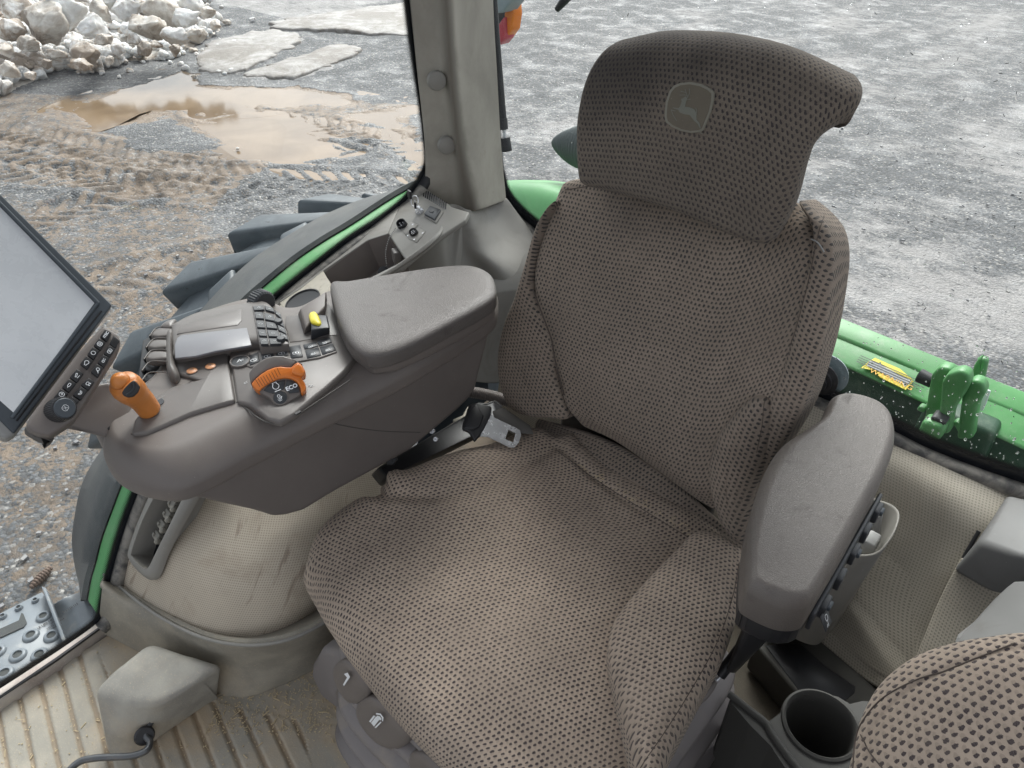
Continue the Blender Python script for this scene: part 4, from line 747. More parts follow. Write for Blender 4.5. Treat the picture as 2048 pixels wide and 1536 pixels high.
def corner():
    t = T('corner_console', 'grey moulded trim below the pillar holding sockets and a storage tray', 'trim', (-.7, .3, .6))
    # wall that flares out under the pillar and runs forward behind the armrest
    rows = [[P(1014, 398, 'y', .76), P(1045, 440, 'y', .775), P(1085, 490, 'y', .775), P(1180, 560, 'y', .775)],
            [P(975, 415, 'y', .68), P(1010, 470, 'y', .69), P(1060, 535, 'y', .70), P(1105, 640, 'y', .71)],
            [P(938, 421, 'x', -.70), P(965, 490, 'x', -.66), P(1015, 560, 'x', -.60), P(1060, 690, 'x', -.57)],
            [P(900, 412, 'x', -.715), P(912, 480, 'x', -.69), P(950, 560, 'x', -.65), P(1010, 760, 'x', -.57)],
            [P(882, 470, 'z', .758), P(880, 500, 'x', -.675), P(880, 580, 'x', -.65), P(900, 760, 'x', -.58)],
            [P(800, 536, 'z', .722), P(812, 556, 'x', -.64), P(820, 640, 'x', -.63), P(820, 800, 'x', -.6)],
            [P(715, 584, 'z', .69), P(730, 600, 'x', -.61), P(740, 680, 'x', -.60), P(740, 840, 'x', -.58)],
            [P(640, 625, 'z', .66), P(655, 650, 'x', -.58), P(665, 740, 'x', -.58), P(660, 880, 'x', -.56)]]
    pad('side_wall', rows, M['trim'], t, k=0, r=.003, Tk=.01, out=(1, -.5, .3), nu=50, nv=80)
    # shelf along the window: three strips with the tray pocket left open
    def strip(nm, L): 
        V = [P(u, v, 'z', z) for u, v, z in L]; return V
    def zs(u): return .5+.258*1+0  # placeholder
    def sh(u, v):     # shelf surface: plane through three points of the window edge and wall edge
        return PP(u, v, S0, SN)
    a, b, c = P(846, 380, 'x', -.79), P(590, 575, 'x', -.79), P(800, 536, 'z', .722)
    global S0, SN
    S0 = a; SN = unit(np.cross(b-a, c-a)); SN = SN if SN[2] > 0 else -SN
    poly = [(852,372),(938,424),(915,445),(882,470),(842,503),(812,492),(780,466),(800,410)]
    slab('socket_shelf', [sh(u, v) for u, v in ((848,374),(905,414),(938,424),(930,440),(884,470),(845,500),(812,520),(776,466),(800,408))], -SN*.012, M['trim'], t, .003, 2)
    slab('shelf_edge', [sh(u, v) for u, v in ((800,408),(776,467),(735,480),(646,541),(600,578),(560,604),(552,596),(640,522),(740,448))], -SN*.012, M['trim'], t, .002, 2)
    slab('shelf_edge', [sh(u, v) for u, v in ((812,519),(845,500),(800,536),(715,584),(640,627),(628,612),(690,580),(760,545))], -SN*.012, M['trim'], t, .002, 2)
    slab('shelf_divider', [sh(u, v) for u, v in ((646,541),(660,566),(690,582),(640,622),(600,650),(500,690),(540,625),(600,578))], -SN*.008, M['cream'], t, .002, 2)
    slab('cup_surround', [sh(u, v) for u, v in ((560,606),(602,578),(646,543),(662,568),(650,600),(600,650))], SN*.0006, M['cream'], t, .0, 1)
    # tray pocket
    top = [sh(u, v) for u, v in ((776,467),(812,492),(812,520),(760,545),(690,582),(662,568),(644,542),(735,480))]
    top = A_(top); cc = top.mean(0); N = len(top); low = cc+(top-cc)*.88-SN*.075; V = np.concatenate([top-SN*.002, low]); F = [[i, (i+1) % N, N+(i+1) % N, N+i][::-1] for i in range(N)]+[[N+i for i in range(N)]]
    mk('tray_pocket', V, F, M['con'], t, smooth=False)
    # cup holder
    c = sh(606, 603); lathe('cup_well', [(.0405, .0005), (.0405, .0035), (.038, .0035), (.037, .001), (.036, .0008), (0, .0008)], c, SN, M['black'], t, 48, open0=True)
    # vent grille
    fr = frpx(849, 392, 893, 417, S0, SN)
    for i in range(12):
        u = 849+i*3.95; v = 384+i*2.35; q = [sh(u-1.1, v-6), sh(u+1.1, v-5), sh(u+1.1-2., v+10), sh(u-1.1-2., v+9)]; V, F = prism(A_(q)+SN*.0004, SN*.0004)
        mk('vent_slot', V, F, M['fritb'], t, smooth=False)
    # square power outlet
    slab('outlet_bezel', [sh(u, v) for u, v in ((861,413),(888,424),(873,448),(848,434))], SN*.003, M['trim'], t, .002, 2)
    slab('outlet_cover', [sh(u, v) for u, v in ((862,416),(883,424),(871,444),(850,433))], SN*.008, M['key'], t, .002, 2)
    slab('outlet_slit', [sh(u, v)+SN*.0085 for u, v in ((862,426),(870,429),(867,432),(860,429))], SN*.0008, M['black'], t, 0, 1)
    def sock(u, v, r, n, h=.014):
        c = sh(u, v); ax = unit(SN+A_([.3, -.5, .2])); s = T  # connector body
        lathe('round_connector', [(r*1.08, 0), (r*1.0, h), (r*.86, h), (r*.82, h*.35), (0, h*.3)], c, ax, M['black'], t, 36)
        a, b, _ = basis(ax)
        for k in range(n): q = c+ax*h*.4+(a*math.cos(6.28*k/n)+b*math.sin(6.28*k/n))*r*.42; lathe('pin', [(.0012, -.002), (.0012, .005), (0, .0055)], q, ax, M['steel'], t, 8)
    slab('connector_plate', [sh(u, v) for u, v in ((800,455),(822,444),(838,450),(812,472))], SN*.002, M['trim'], t, .001, 1)
    slab('connector_plate', [sh(u, v) for u, v in ((815,477),(838,455),(852,463),(834,486))], SN*.0015, M['trim'], t, .001, 1)
    sock(806, 452, .0115, 3); sock(829, 468, .0095, 5, .011)
    for u, v in ((816, 472), (829, 480), (846, 467), (826, 450)): lathe('screw', [(.0022, 0), (.002, .002), (0, .0022)], sh(u, v), SN, M['steel'], t, 12)
    # bead chain and dust cap
    pts = cr([sh(792, 460)+SN*.004, sh(779, 478)+SN*.002, sh(768, 497)-SN*.01, sh(763, 514)-SN*.03], 22); m = MB()
    for q in pts: V, F = lathev([(0, -.0015), (.0012, -.001), (.0015, 0), (.0012, .001), (0, .0015)], q, (0, 0, 1), 8); m.add(V, F)
    m.build('bead_chain', M['ledge'], t); lathe('dust_cap', [(0, 0), (.012, 0), (.013, .002), (.013, .011), (.011, .012)], sh(757, 519)-SN*.035, (.5, -.6, .4), M['black'], t, 28)
    hexa('tray_socket', boxv(sh(785, 492)-SN*.028, .03, .02, .03, A_(Matrix.Rotation(.5, 3, 'Z'))), M['con2'], t, .003)
    # ignition key
    k = T('ignition_key', 'black key with ring in the lock beside the vent slots', 'key', tuple(sh(840, 415)))
    ax = unit(SN+A_([.1, -.3, .1])); c = sh(840, 424); lathe('lock_barrel', [(.010, 0), (.010, .006), (.0075, .009), (.007, .014), (0, .014)], c, ax, M['steel'], k, 28)
    q = c+ax*.016; hexa('key_bow', boxv(q+ax*.010, .020, .006, .016, A_(Matrix.Rotation(.7, 3, 'Z'))), M['black'], k, .002)
    pts = [q+ax*.012+A_([.012*math.cos(a), .004*math.sin(a), .012*math.sin(a)])+A_([0, 0, .006]) for a in np.linspace(0, 6.1, 16)]; tube('key_ring', pts, .0011, M['steel'], k, 40, 8)
    hexa('spare_key_bow', boxv(q+ax*.034+A_([-.006, .002, .004]), .016, .006, .019, A_(Matrix.Rotation(.3, 3, 'Z'))), M['black'], k, .002)
corner()
def roof():
    t = T('cab_roof', 'cab roof with dark lining above the seat', 'roof', (0, 0, 1.9))
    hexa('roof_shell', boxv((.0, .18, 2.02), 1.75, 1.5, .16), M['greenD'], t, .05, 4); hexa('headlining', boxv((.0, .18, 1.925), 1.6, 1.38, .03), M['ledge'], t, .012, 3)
roof()
def lower():
    # floor mat as real ribs
    t = T('floor_mat', 'dusty tan rubber floor mat with long parallel ribs', 'floor mat', (-.4, -.5, 0))
    xs = np.linspace(-.80, .15, 360); ys = np.linspace(-1.15, .02, 400); X, Y = np.meshgrid(xs, ys)
    g0, g1 = P(118, 1331, 'z', 0), P(153, 1467, 'z', 0); d = unit((g1-g0)[:2]); nrm_ = A_([-d[1], d[0]])
    q = (X*nrm_[0]+Y*nrm_[1]); a = P(118, 1331, 'z', 0)[:2]@nrm_; b = P(150, 1323, 'z', 0)[:2]@nrm_; pit = .041
    ph = ((q-a)/pit) % 1; ph = np.minimum(ph, 1-ph)*pit; Z = -.006*np.clip(1-ph/.0065, 0, 1)**.6
    bl = GPz([(-60,1500),(-40,1412),(70,1340),(150,1290),(195,1300),(235,1395),(300,1420),(420,1400),(520,1425),(600,1440),(640,1600),(300,1800)]); ins = inpoly(X, Y, bl); Z = np.where(ins, Z, -.001)+.0016*(fbm(X, Y, .05, 3, 2)-.5); Z += .004*(fbm(X, Y, .3, 3, 4)-.5)
    V = np.stack([X, Y, Z], 2).reshape(-1, 3); mk('mat_surface', V, gridf(400, 360), M['mat'], t, uv=V[:, :2])
    m = MB(); rg = np.random.default_rng(3)
    for i in range(1500):
        if i < 800: u, v = rg.uniform(430, 680), rg.uniform(1340, 1470); u += (v-1400)*-.3; sc = 1
        else: u, v = rg.uniform(-20, 700), rg.uniform(1230, 1540)
        c = P(u, v, 'z', .0015)
        if c[0] < -.79: continue
        if i >= 800 and rg.random() < .55:     # settles in the grooves
            k = round((c[0]*nrm_[0]+c[1]*nrm_[1]-a)/pit); e = a+k*pit-(c[0]*nrm_[0]+c[1]*nrm_[1]); c[0] += nrm_[0]*e; c[1] += nrm_[1]*e; c[2] = -.002
        th = rg.uniform(0, 3.14); l = rg.uniform(.0006, .0022) if rg.random() < .93 else rg.uniform(.003, .009); w = rg.uniform(.0003, .0009); R_ = A_([[math.cos(th), -math.sin(th), 0], [math.sin(th), math.cos(th), 0], [0, 0, 1]])
        m.add(boxv((0, 0, 0), 2*l, 2*w, 2*w)@R_.T+c, BF)
    for i in range(90):      # chaff along the cushion seams
        f = rg.uniform(); u, v = (1110+f*275+rg.normal()*5, 898+f*172+rg.normal()*5); c = P(u, v, 'z', .492); th = rg.uniform(0, 3.14); l = rg.uniform(.0008, .004); R_ = A_([[math.cos(th), -math.sin(th), 0], [math.sin(th), math.cos(th), 0], [0, 0, 1]]); m.add(boxv((0, 0, 0), 2*l, .0008, .0008)@R_.T+c, BF)
    m.build('straw_bits', plastic('straw', (.52, .42, .27), .8), smooth=False, label='crumbs of straw and chaff on the floor mat and seat seams', cat='straw', kind='stuff')
    mk('floor', boxv((.26, -.1, -.03), 2.09, 2.2, .04), BF, M['floord'], smooth=False, label='bare cab floor under the seats', cat='floor', kind='structure')
    # sill
    s_ = T('door_sill', 'narrow metal strip along the bottom of the side window', 'sill', tuple(P(100, 1320, 'z', .01)))
    slab('strip', [P(u, v, 'z', .030) for u, v in ((-150,1465),(0,1372),(100,1303),(200,1236),(205,1250),(110,1322),(0,1398),(-150,1500))], (0, 0, -.045), M['sill'], s_, .003, 2)
    slab('seam_line', [P(u, v, 'z', .0315) for u, v in ((-150,1487),(0,1391),(110,1316),(203,1250),(205,1252),(112,1320),(0,1396),(-150,1493))], (0, 0, -.006), M['black'], s_, 0, 1)
    # wheel arch cover
    w = T('wheel_arch_cover', 'cream perforated cover bulging over the wheel arch, streaked with dirt', 'cover', (-.6, -.2, .3))
    def cy(u, v, R): return PC(u, v, WC[0], WC[1], R)
    CUT = [(266,1103),(285,1045),(303,1008),(321,974),(342,931),(392,846),(445,858),(416,915),(381,988),(352,1048),(334,1084),(317,1120),(308,1137),(297,1142),(283,1134),(268,1116)]
    rows = []
    for L, dR in (([(350,880),(460,900),(580,900),(700,860),(850,800)], .10), ([(314,958),(430,980),(550,1000),(670,985),(790,960)], .05), ([(284,1032),(400,1070),(530,1090),(650,1080),(760,1060)], .015), ([(262,1098),(370,1150),(500,1180),(620,1170),(720,1150)], 0), ([(238,1163),(330,1238),(450,1286),(580,1280),(690,1225)], .0)):
        rows.append([cy(*L[0], 1.125-dR), cy(*L[1], 1.115-dR), cy(*L[2], 1.08-dR), cy(*L[3], 1.0-dR), cy(*L[4], .84-dR)])
    pad('cover_skin', rows, M['perf'], w, k=0, r=.003, Tk=.01, out=(0, -1, 1), nu=110, nv=110, cut=lambda c: bool(inpoly(A_([proj(c)[0]]), A_([proj(c)[1]]), CUT)[0]))
    GG = csurf(rows, 40, 40)
    # slot frame with the cable carrier
    def on(u, v, lift=0.):
        p = cy(u, v, 1.125+lift); return p
    fo = [(262,1112),(268,1082),(285,1035),(303,992),(322,955),(345,905),(390,830),(470,840),(440,900),(418,945),(398,990),(376,1030),(355,1068),(333,1113),(320,1148),(308,1160),(292,1152),(272,1132)]
    fi = [(270,1103),(289,1048),(306,1012),(324,978),(345,935),(395,850),(440,860),(412,915),(377,986),(348,1046),(330,1082),(313,1117),(305,1133),(297,1138),(285,1130),(272,1114)]
    nO = 90; a = cr([on(u, v, .004) for u, v in fo], nO, True); c0 = a.mean(0); b = cr([on(u, v, .012) for u, v in fi], nO, True)
    # match loops by nearest angle
    def loopmatch(a, b):
        D = ((b-a[0])**2).sum(1); return np.roll(b, -D.argmin(), 0)
    b = loopmatch(a, b); n0 = unit(A_([.0, -.75, .65])); mid = (a+b)/2+n0*.012; dn = b-n0*.045
    V = np.concatenate([a-n0*.004, a+n0*.006, mid, b+n0*.008, b, dn]); F = [[k*nO+i, k*nO+(i+1) % nO, (k+1)*nO+(i+1) % nO, (k+1)*nO+i] for k in range(5) for i in range(nO)]
    mk('slot_frame', V, F, M['trim'], w, auto=70); mk('slot_bottom', dn, [list(range(nO))], M['fritb'], w, smooth=False)
    ch = T('cable_carrier', 'worn grey plastic chain links lying in the slot of the wheel arch cover', 'chain', tuple(on(300, 1050)))
    sp = [(306,1072),(316,1050),(327,1029),(337,1008),(347,988),(357,967),(367,946)]
    for i, (u, v) in enumerate(sp):
        c = on(u, v, .008); c = c-n0*.012; dr = unit(on(u+10, v-21, .008)-n0*.012-c); R_ = A_([dr, unit(np.cross(n0, dr)), n0]); mb = MB()
        V, F = bevraw(boxv(c, .019, .020, .012, R_), BF, .0015, 1); mb.add(V, F); V, F = bevraw(boxv(c+R_[1]*-.011+n0*.004-dr*.005, .013, .010, .014, R_), BF, .003, 1); mb.add(V, F); V, F = bevraw(boxv(c+R_[1]*.006+n0*.007, .008, .006, .006, R_), BF, .001, 1); mb.add(V, F)
        mb.build('link', M['lump2'], ch, smooth=False)
    # rubber skirt
    k = T('rubber_skirt', 'dusty grey rubber skirt between the wheel arch cover and the floor mat', 'skirt', (-.5, -.3, .1))
    top = [cy(212, 1148, 1.13), cy(330, 1236, 1.125), cy(450, 1284, 1.10), cy(580, 1278, 1.05), cy(720, 1205, .93)]
    midr = [P(205, 1180, 'x', -.775), P(325, 1275, 'z', .10), P(455, 1330, 'z', .09), P(585, 1320, 'z', .09), P(730, 1250, 'z', .09)]
    bot = [P(197, 1262, 'z', .004), P(330, 1330, 'z', .004), P(455, 1392, 'z', .0), P(560, 1372, 'z', .0), P(740, 1280, 'z', .0)]
    pad('skirt_sheet', [top, midr, bot], M['skirt'], k, k=0, r=.003, Tk=.012, out=(0, -1, .6), nu=60, nv=30)
    pts = cr(A_(top)+A_([0, -.004, .002]), 60); tube('skirt_edge', pts, .0035, M['trim'], k, 60, 8, smoothpath=False)
    # pedal housing
    l = T('pedal_housing', 'smooth dusty grey housing on the floor mat with a bent pedal rod below', 'housing', tuple(P(330, 1440, 'z', 0)))
    tp = [P(298, 1284, 'z', .150), P(372, 1308, 'z', .152), P(450, 1326, 'z', .150), P(385, 1370, 'z', .145), P(306, 1412, 'z', .135), P(240, 1400, 'z', .132), P(180, 1378, 'z', .132), P(235, 1330, 'z', .142)]
    bt = [P(330, 1320, 'z', -.01), P(400, 1350, 'z', -.01), P(440, 1400, 'z', -.01), P(422, 1408, 'z', -.01), P(320, 1480, 'z', -.01), P(262, 1530, 'z', -.01), P(214, 1520, 'z', -.01), P(230, 1430, 'z', -.01)]
    bev('housing_shell', tp+bt, [list(range(8)), list(range(15, 7, -1))]+[[i, (i+1) % 8, 8+(i+1) % 8, 8+i] for i in range(8)], M['lump'], l, .018, 4)
    q = P(292, 1467, 'z', .06); tube('pedal_rod', [q+A_([-.02, .03, .008]), q, P(300, 1484, 'z', .055), P(291, 1502, 'z', .055), P(262, 1512, 'z', .055), P(225, 1514, 'z', .055), P(185, 1517, 'z', .055), P(155, 1526, 'z', .055), P(120, 1560, 'z', .055)], .0066, M['rod'], l, 70, 14)
    lathe('rod_hole_grommet', [(.013, -.004), (.019, .0), (.016, .004), (.009, .004)], q+A_([.002, -.004, .0]), unit(CAM-q)+A_([-.1, 0, -.5]), M['black'], l, 24)
def GPz(L): return [P(u, v, 'z', 0.)[:2] for u, v in L]
M['lump2'] = rubmat('worn_grey_links', (.15, .145, .13), (.25, .24, .21), (.34, .31, .26), .45, .7, 30)
M['rod'] = plastic('dark_rod_metal', (.11, .115, .12), .32, dirt=(.25, .2, .16), damt=.4, dsc=30); M['rod'].node_tree.nodes['Principled BSDF'].inputs['Metallic'].default_value = .6
lower()
def rearwall():
    t = T('wall_trim', 'beige perforated panel under the rear window curving down to the floor', 'panel', (.3, .7, .4))
    rows = []
    up = [(1040,470,.775),(1240,592,.775),(1420,692,.775),(1560,770,.775),(1700,842,.775),(1800,890,.775),(1900,935,.775),(2012,985,.775),(2160,1060,.78)]
    m1 = [(1030,540,.73),(1230,650,.73),(1400,750,.73),(1530,830,.73),(1690,900,.72),(1790,945,.72),(1880,990,.71),(1972,1042,.70),(2100,1110,.70)]
    m2 = [(1020,640,.70),(1220,760,.70),(1380,850,.70),(1520,930,.70),(1680,1000,.67),(1770,1050,.66),(1860,1100,.65),(1932,1130,.64),(2050,1190,.64)]
    m3 = [(1000,760,.66),(1200,860,.66),(1360,960,.66),(1520,1060,.66),(1640,1140,.60),(1705,1185,.58),(1778,1235,.56),(1855,1285,.54),(1950,1340,.53)]
    lo = [(980,900,.62),(1180,980,.62),(1350,1100,.62),(1520,1210,.58),(1620,1270,.50),(1680,1315,.48),(1750,1368,.46),(1830,1400,.45),(1920,1450,.45)]
    rows = [[P(u, v, 'y', y) for u, v, y in L] for L in (up, m1, m2, m3, lo)]
    pad('panel_skin', rows, M['perf2'], t, k=0, r=.004, Tk=.012, out=(0, -1, .3), nu=90, nv=50)
    t2 = T('side_lower_panel', 'perforated lower panel to the right of the seam beside the grey ledge', 'panel', (.6, .6, .3))
    pad('panel_skin', [[P(1925, 1120, 'y', .62), P(2000, 1165, 'y', .60), P(2100, 1200, 'y', .58)], [P(1880, 1210, 'y', .56), P(1950, 1260, 'y', .54), P(2060, 1300, 'y', .52)], [P(1832, 1330, 'y', .47), P(1900, 1390, 'y', .45), P(2000, 1450, 'y', .43)]], M['perf2'], t2, k=0, r=.006, Tk=.03, out=(0, -1, .5), nu=40, nv=40)
    tube('dark_seam', [P(1958, 1062, 'y', .66), P(1915, 1140, 'y', .612), P(1870, 1245, 'y', .54), P(1828, 1345, 'y', .47), P(1800, 1385, 'y', .45)], .004, M['black'], t2, 40, 8)
    b = T('grey_ledge', 'light grey moulded ledge in the rear left corner with a stepped front', 'ledge', (.8, .6, .5))
    bev('upper_block', [P(2012, 985, 'y', .76), P(2160, 1020, 'y', .76), P(2200, 1140, 'y', .60), P(2040, 1110, 'y', .60), P(1958, 1082, 'y', .62),
                      P(2012, 1080, 'y', .76), P(2160, 1120, 'y', .76), P(2200, 1260, 'y', .585), P(2000, 1200, 'y', .585), P(1900, 1142, 'y', .60)], [[0, 1, 2, 3, 4], [9, 8, 7, 6, 5], [0, 1, 6, 5], [1, 2, 7, 6], [2, 3, 8, 7], [3, 4, 9, 8], [4, 0, 5, 9]], M['ledge2'], b, .012, 4)
    hexa('lower_block', [P(1905, 1330, 'y', .30), P(2120, 1400, 'y', .22), P(2200, 1250, 'y', .40), P(1960, 1240, 'y', .46), P(1895, 1292, 'y', .36), P(2110, 1310, 'y', .26), P(2200, 1150, 'y', .52), P(2015, 1155, 'y', .55)], M['ledge2'], b, .02, 4)
    # bin
    n = T('storage_bin', 'grey open door bin with scraps of paper behind the left armrest', 'bin', tuple(P(1700, 1200, 'y', .5)))
    rim = [P(1640, 1100, 'y', .50), P(1700, 1112, 'y', .47), P(1752, 1110, 'y', .47), P(1782, 1078, 'y', .50), P(1798, 1040, 'y', .55), P(1794, 1018, 'y', .60), P(1765, 1002, 'y', .63), P(1700, 990, 'y', .63), P(1650, 1030, 'y', .58)]
    rim = cr(rim, 72, True); c = rim.mean(0); base = cr([P(1530, 1240, 'y', .42), P(1585, 1275, 'y', .40), P(1630, 1290, 'y', .42), P(1655, 1270, 'y', .45), P(1680, 1240, 'y', .50), P(1690, 1210, 'y', .55), P(1660, 1190, 'y', .58), P(1600, 1190, 'y', .58), P(1540, 1210, 'y', .52)], 72, True)
    inn = c+(rim-c)*.92; ib = c+(base-c)*.0+((base-c)*.5)
    rows = [base, base*.5+rim*.5, rim, (rim+inn)/2+A_([0, 0, .003]), inn, inn*.55+(c+(inn-c)*.7+A_([0, 0, -.14]))*.45, c+(inn-c)*.6+A_([0, 0, -.2])]
    V = np.concatenate(rows); F = [[k*72+i, k*72+(i+1) % 72, (k+1)*72+(i+1) % 72, (k+1)*72+i] for k in range(6) for i in range(72)]+[[6*72+i for i in range(72)]]
    mk('bin_shell', V, F, M['trimd'], n)
    slab('paper_scrap', [P(u, v, 'y', .50) for u, v in ((1706,1098),(1712,1082),(1730,1083),(1750,1094),(1748,1108),(1720,1110))], (0, .03, .01), M['ledge'], None, .004, 2, label='crumpled white paper scrap lying in the storage bin', cat='paper')
    slab('plastic_lid', [P(u, v, 'y', .55) for u, v in ((1736,1080),(1748,1040),(1764,1030),(1756,1075),(1748,1100))], (0, .01, 0), M['ledge'], None, .003, 2, label='thin grey plastic lid standing in the storage bin', cat='lid')
    # floor console with cup holder
    wl = T('light_block_wall', 'unseen lower cab wall added to block light beside the passenger seat', 'wall', (.95, .3, .3)); hexa('wall_panel', boxv((.95, .35, .33), .05, 1.1, .72), M['drk'], wl, .01, 2)  # out of view, added to keep light off the floor on this side
    f = T('cup_holder_console', 'dark grey moulded floor console with a large round cup well', 'cup holder', tuple(P(1640, 1450, 'z', .3)))
    z = .34; cw = P(1641, 1450, 'z', z); R = np.linalg.norm(P(1708, 1450, 'z', z)-P(1574, 1450, 'z', z))/2
    # top skin = ring mesh from outline to hole
    out = [(1462,1392),(1500,1422),(1532,1447),(1558,1428),(1578,1404),(1600,1390),(1640,1386),(1675,1393),(1700,1408),(1725,1402),(1780,1405),(1850,1440),(1850,1700),(1640,1640),(1540,1490),(1500,1450),(1462,1405)]
    O = A_([P(u, v, 'z', z) for u, v in out]); 
    bm = bmesh.new(); ov = [bm.verts.new(v) for v in O]; oe = [bm.edges.new((ov[i], ov[(i+1) % len(ov)])) for i in range(len(ov))]
    a_ = np.linspace(0, 2*math.pi, 49)[:-1]; hv = [bm.verts.new(cw+A_([R*1.08*math.cos(t), R*1.08*math.sin(t), 0])) for t in a_]; he = [bm.edges.new((hv[i], hv[(i+1) % 48])) for i in range(48)]
    bmesh.ops.triangle_fill(bm, use_beauty=True, use_dissolve=False, edges=oe+he); bm.verts.index_update(); V = A_([list(v.co) for v in bm.verts]); F = [[v.index for v in q.verts] for q in bm.faces]
    F = [q for q in F if np.linalg.norm(V[q].mean(0)-cw) > R*.98]; bm.free()
    no = len(out); V = np.concatenate([V, O-A_([0, 0, .34])]); base = len(V)-no; F += [[i, (i+1) % no, base+(i+1) % no, base+i] for i in range(no)]
    mk('console_body', V, F, M['lip'], f, smooth=False)
    slab('rear_step', [P(u, v, 'z', .09) for u, v in ((1508,1286),(1530,1262),(1620,1262),(1700,1330),(1800,1400),(1760,1480),(1640,1440),(1600,1394))], (0, 0, -.09), M['drk2'], f, .006, 2); slab('step_recess_shade', [P(u, v, 'z', .0915) for u, v in ((1530,1290),(1600,1285),(1650,1330),(1712,1372),(1710,1386),(1690,1402),(1600,1384))], (0, 0, -.004), M['black'], f, .002, 1)  # flat black sheet on the step stands in for a shaded recess
    tube('berry_stem', [P(1549,1372,'z',.004), P(1553,1360,'z',.006), P(1556,1345,'z',.004)], .0012, M['cream'], None, 10, 6, label='dry plant stem with a small red berry on the dark floor by the cup holder', cat='berry'); lathe('berry', [(0,-.005),(.004,-.003),(.005,0),(.004,.004),(0,.005)], P(1549,1352,'z',.006), (0,0,1), M['lampr'], bpy.data.objects['berry_stem'], 14)
    lathe('cup_well', [(R*1.14, -.001), (R*1.12, .004), (R*1.05, .006), (R*.99, .002), (R*.97, -.02), (R*.9, -.15), (0, -.155)], cw, (0, 0, 1), M['lip'], f, 60, open0=True)
    pts = [P(u, v, 'z', z+.002) for u, v in ((1458,1388),(1500,1421),(1532,1447),(1545,1470),(1590,1530),(1650,1600))]; tube('front_lip', pts, .006, M['lip'], f, 30, 10)
M['trimd'] = plastic('bin_plastic', (.22, .21, .19), .55, dirt=(.26, .23, .19), damt=.3)
M['drk2'] = plastic('shaded_console_plastic', (.045, .043, .038), .6, dirt=(.07, .06, .048), damt=.35, spec=.2)  # console plastic darkened for the shade behind the cup well
M['lip'] = plastic('console_lip', (.075, .073, .068), .55, spec=.2)
rearwall()
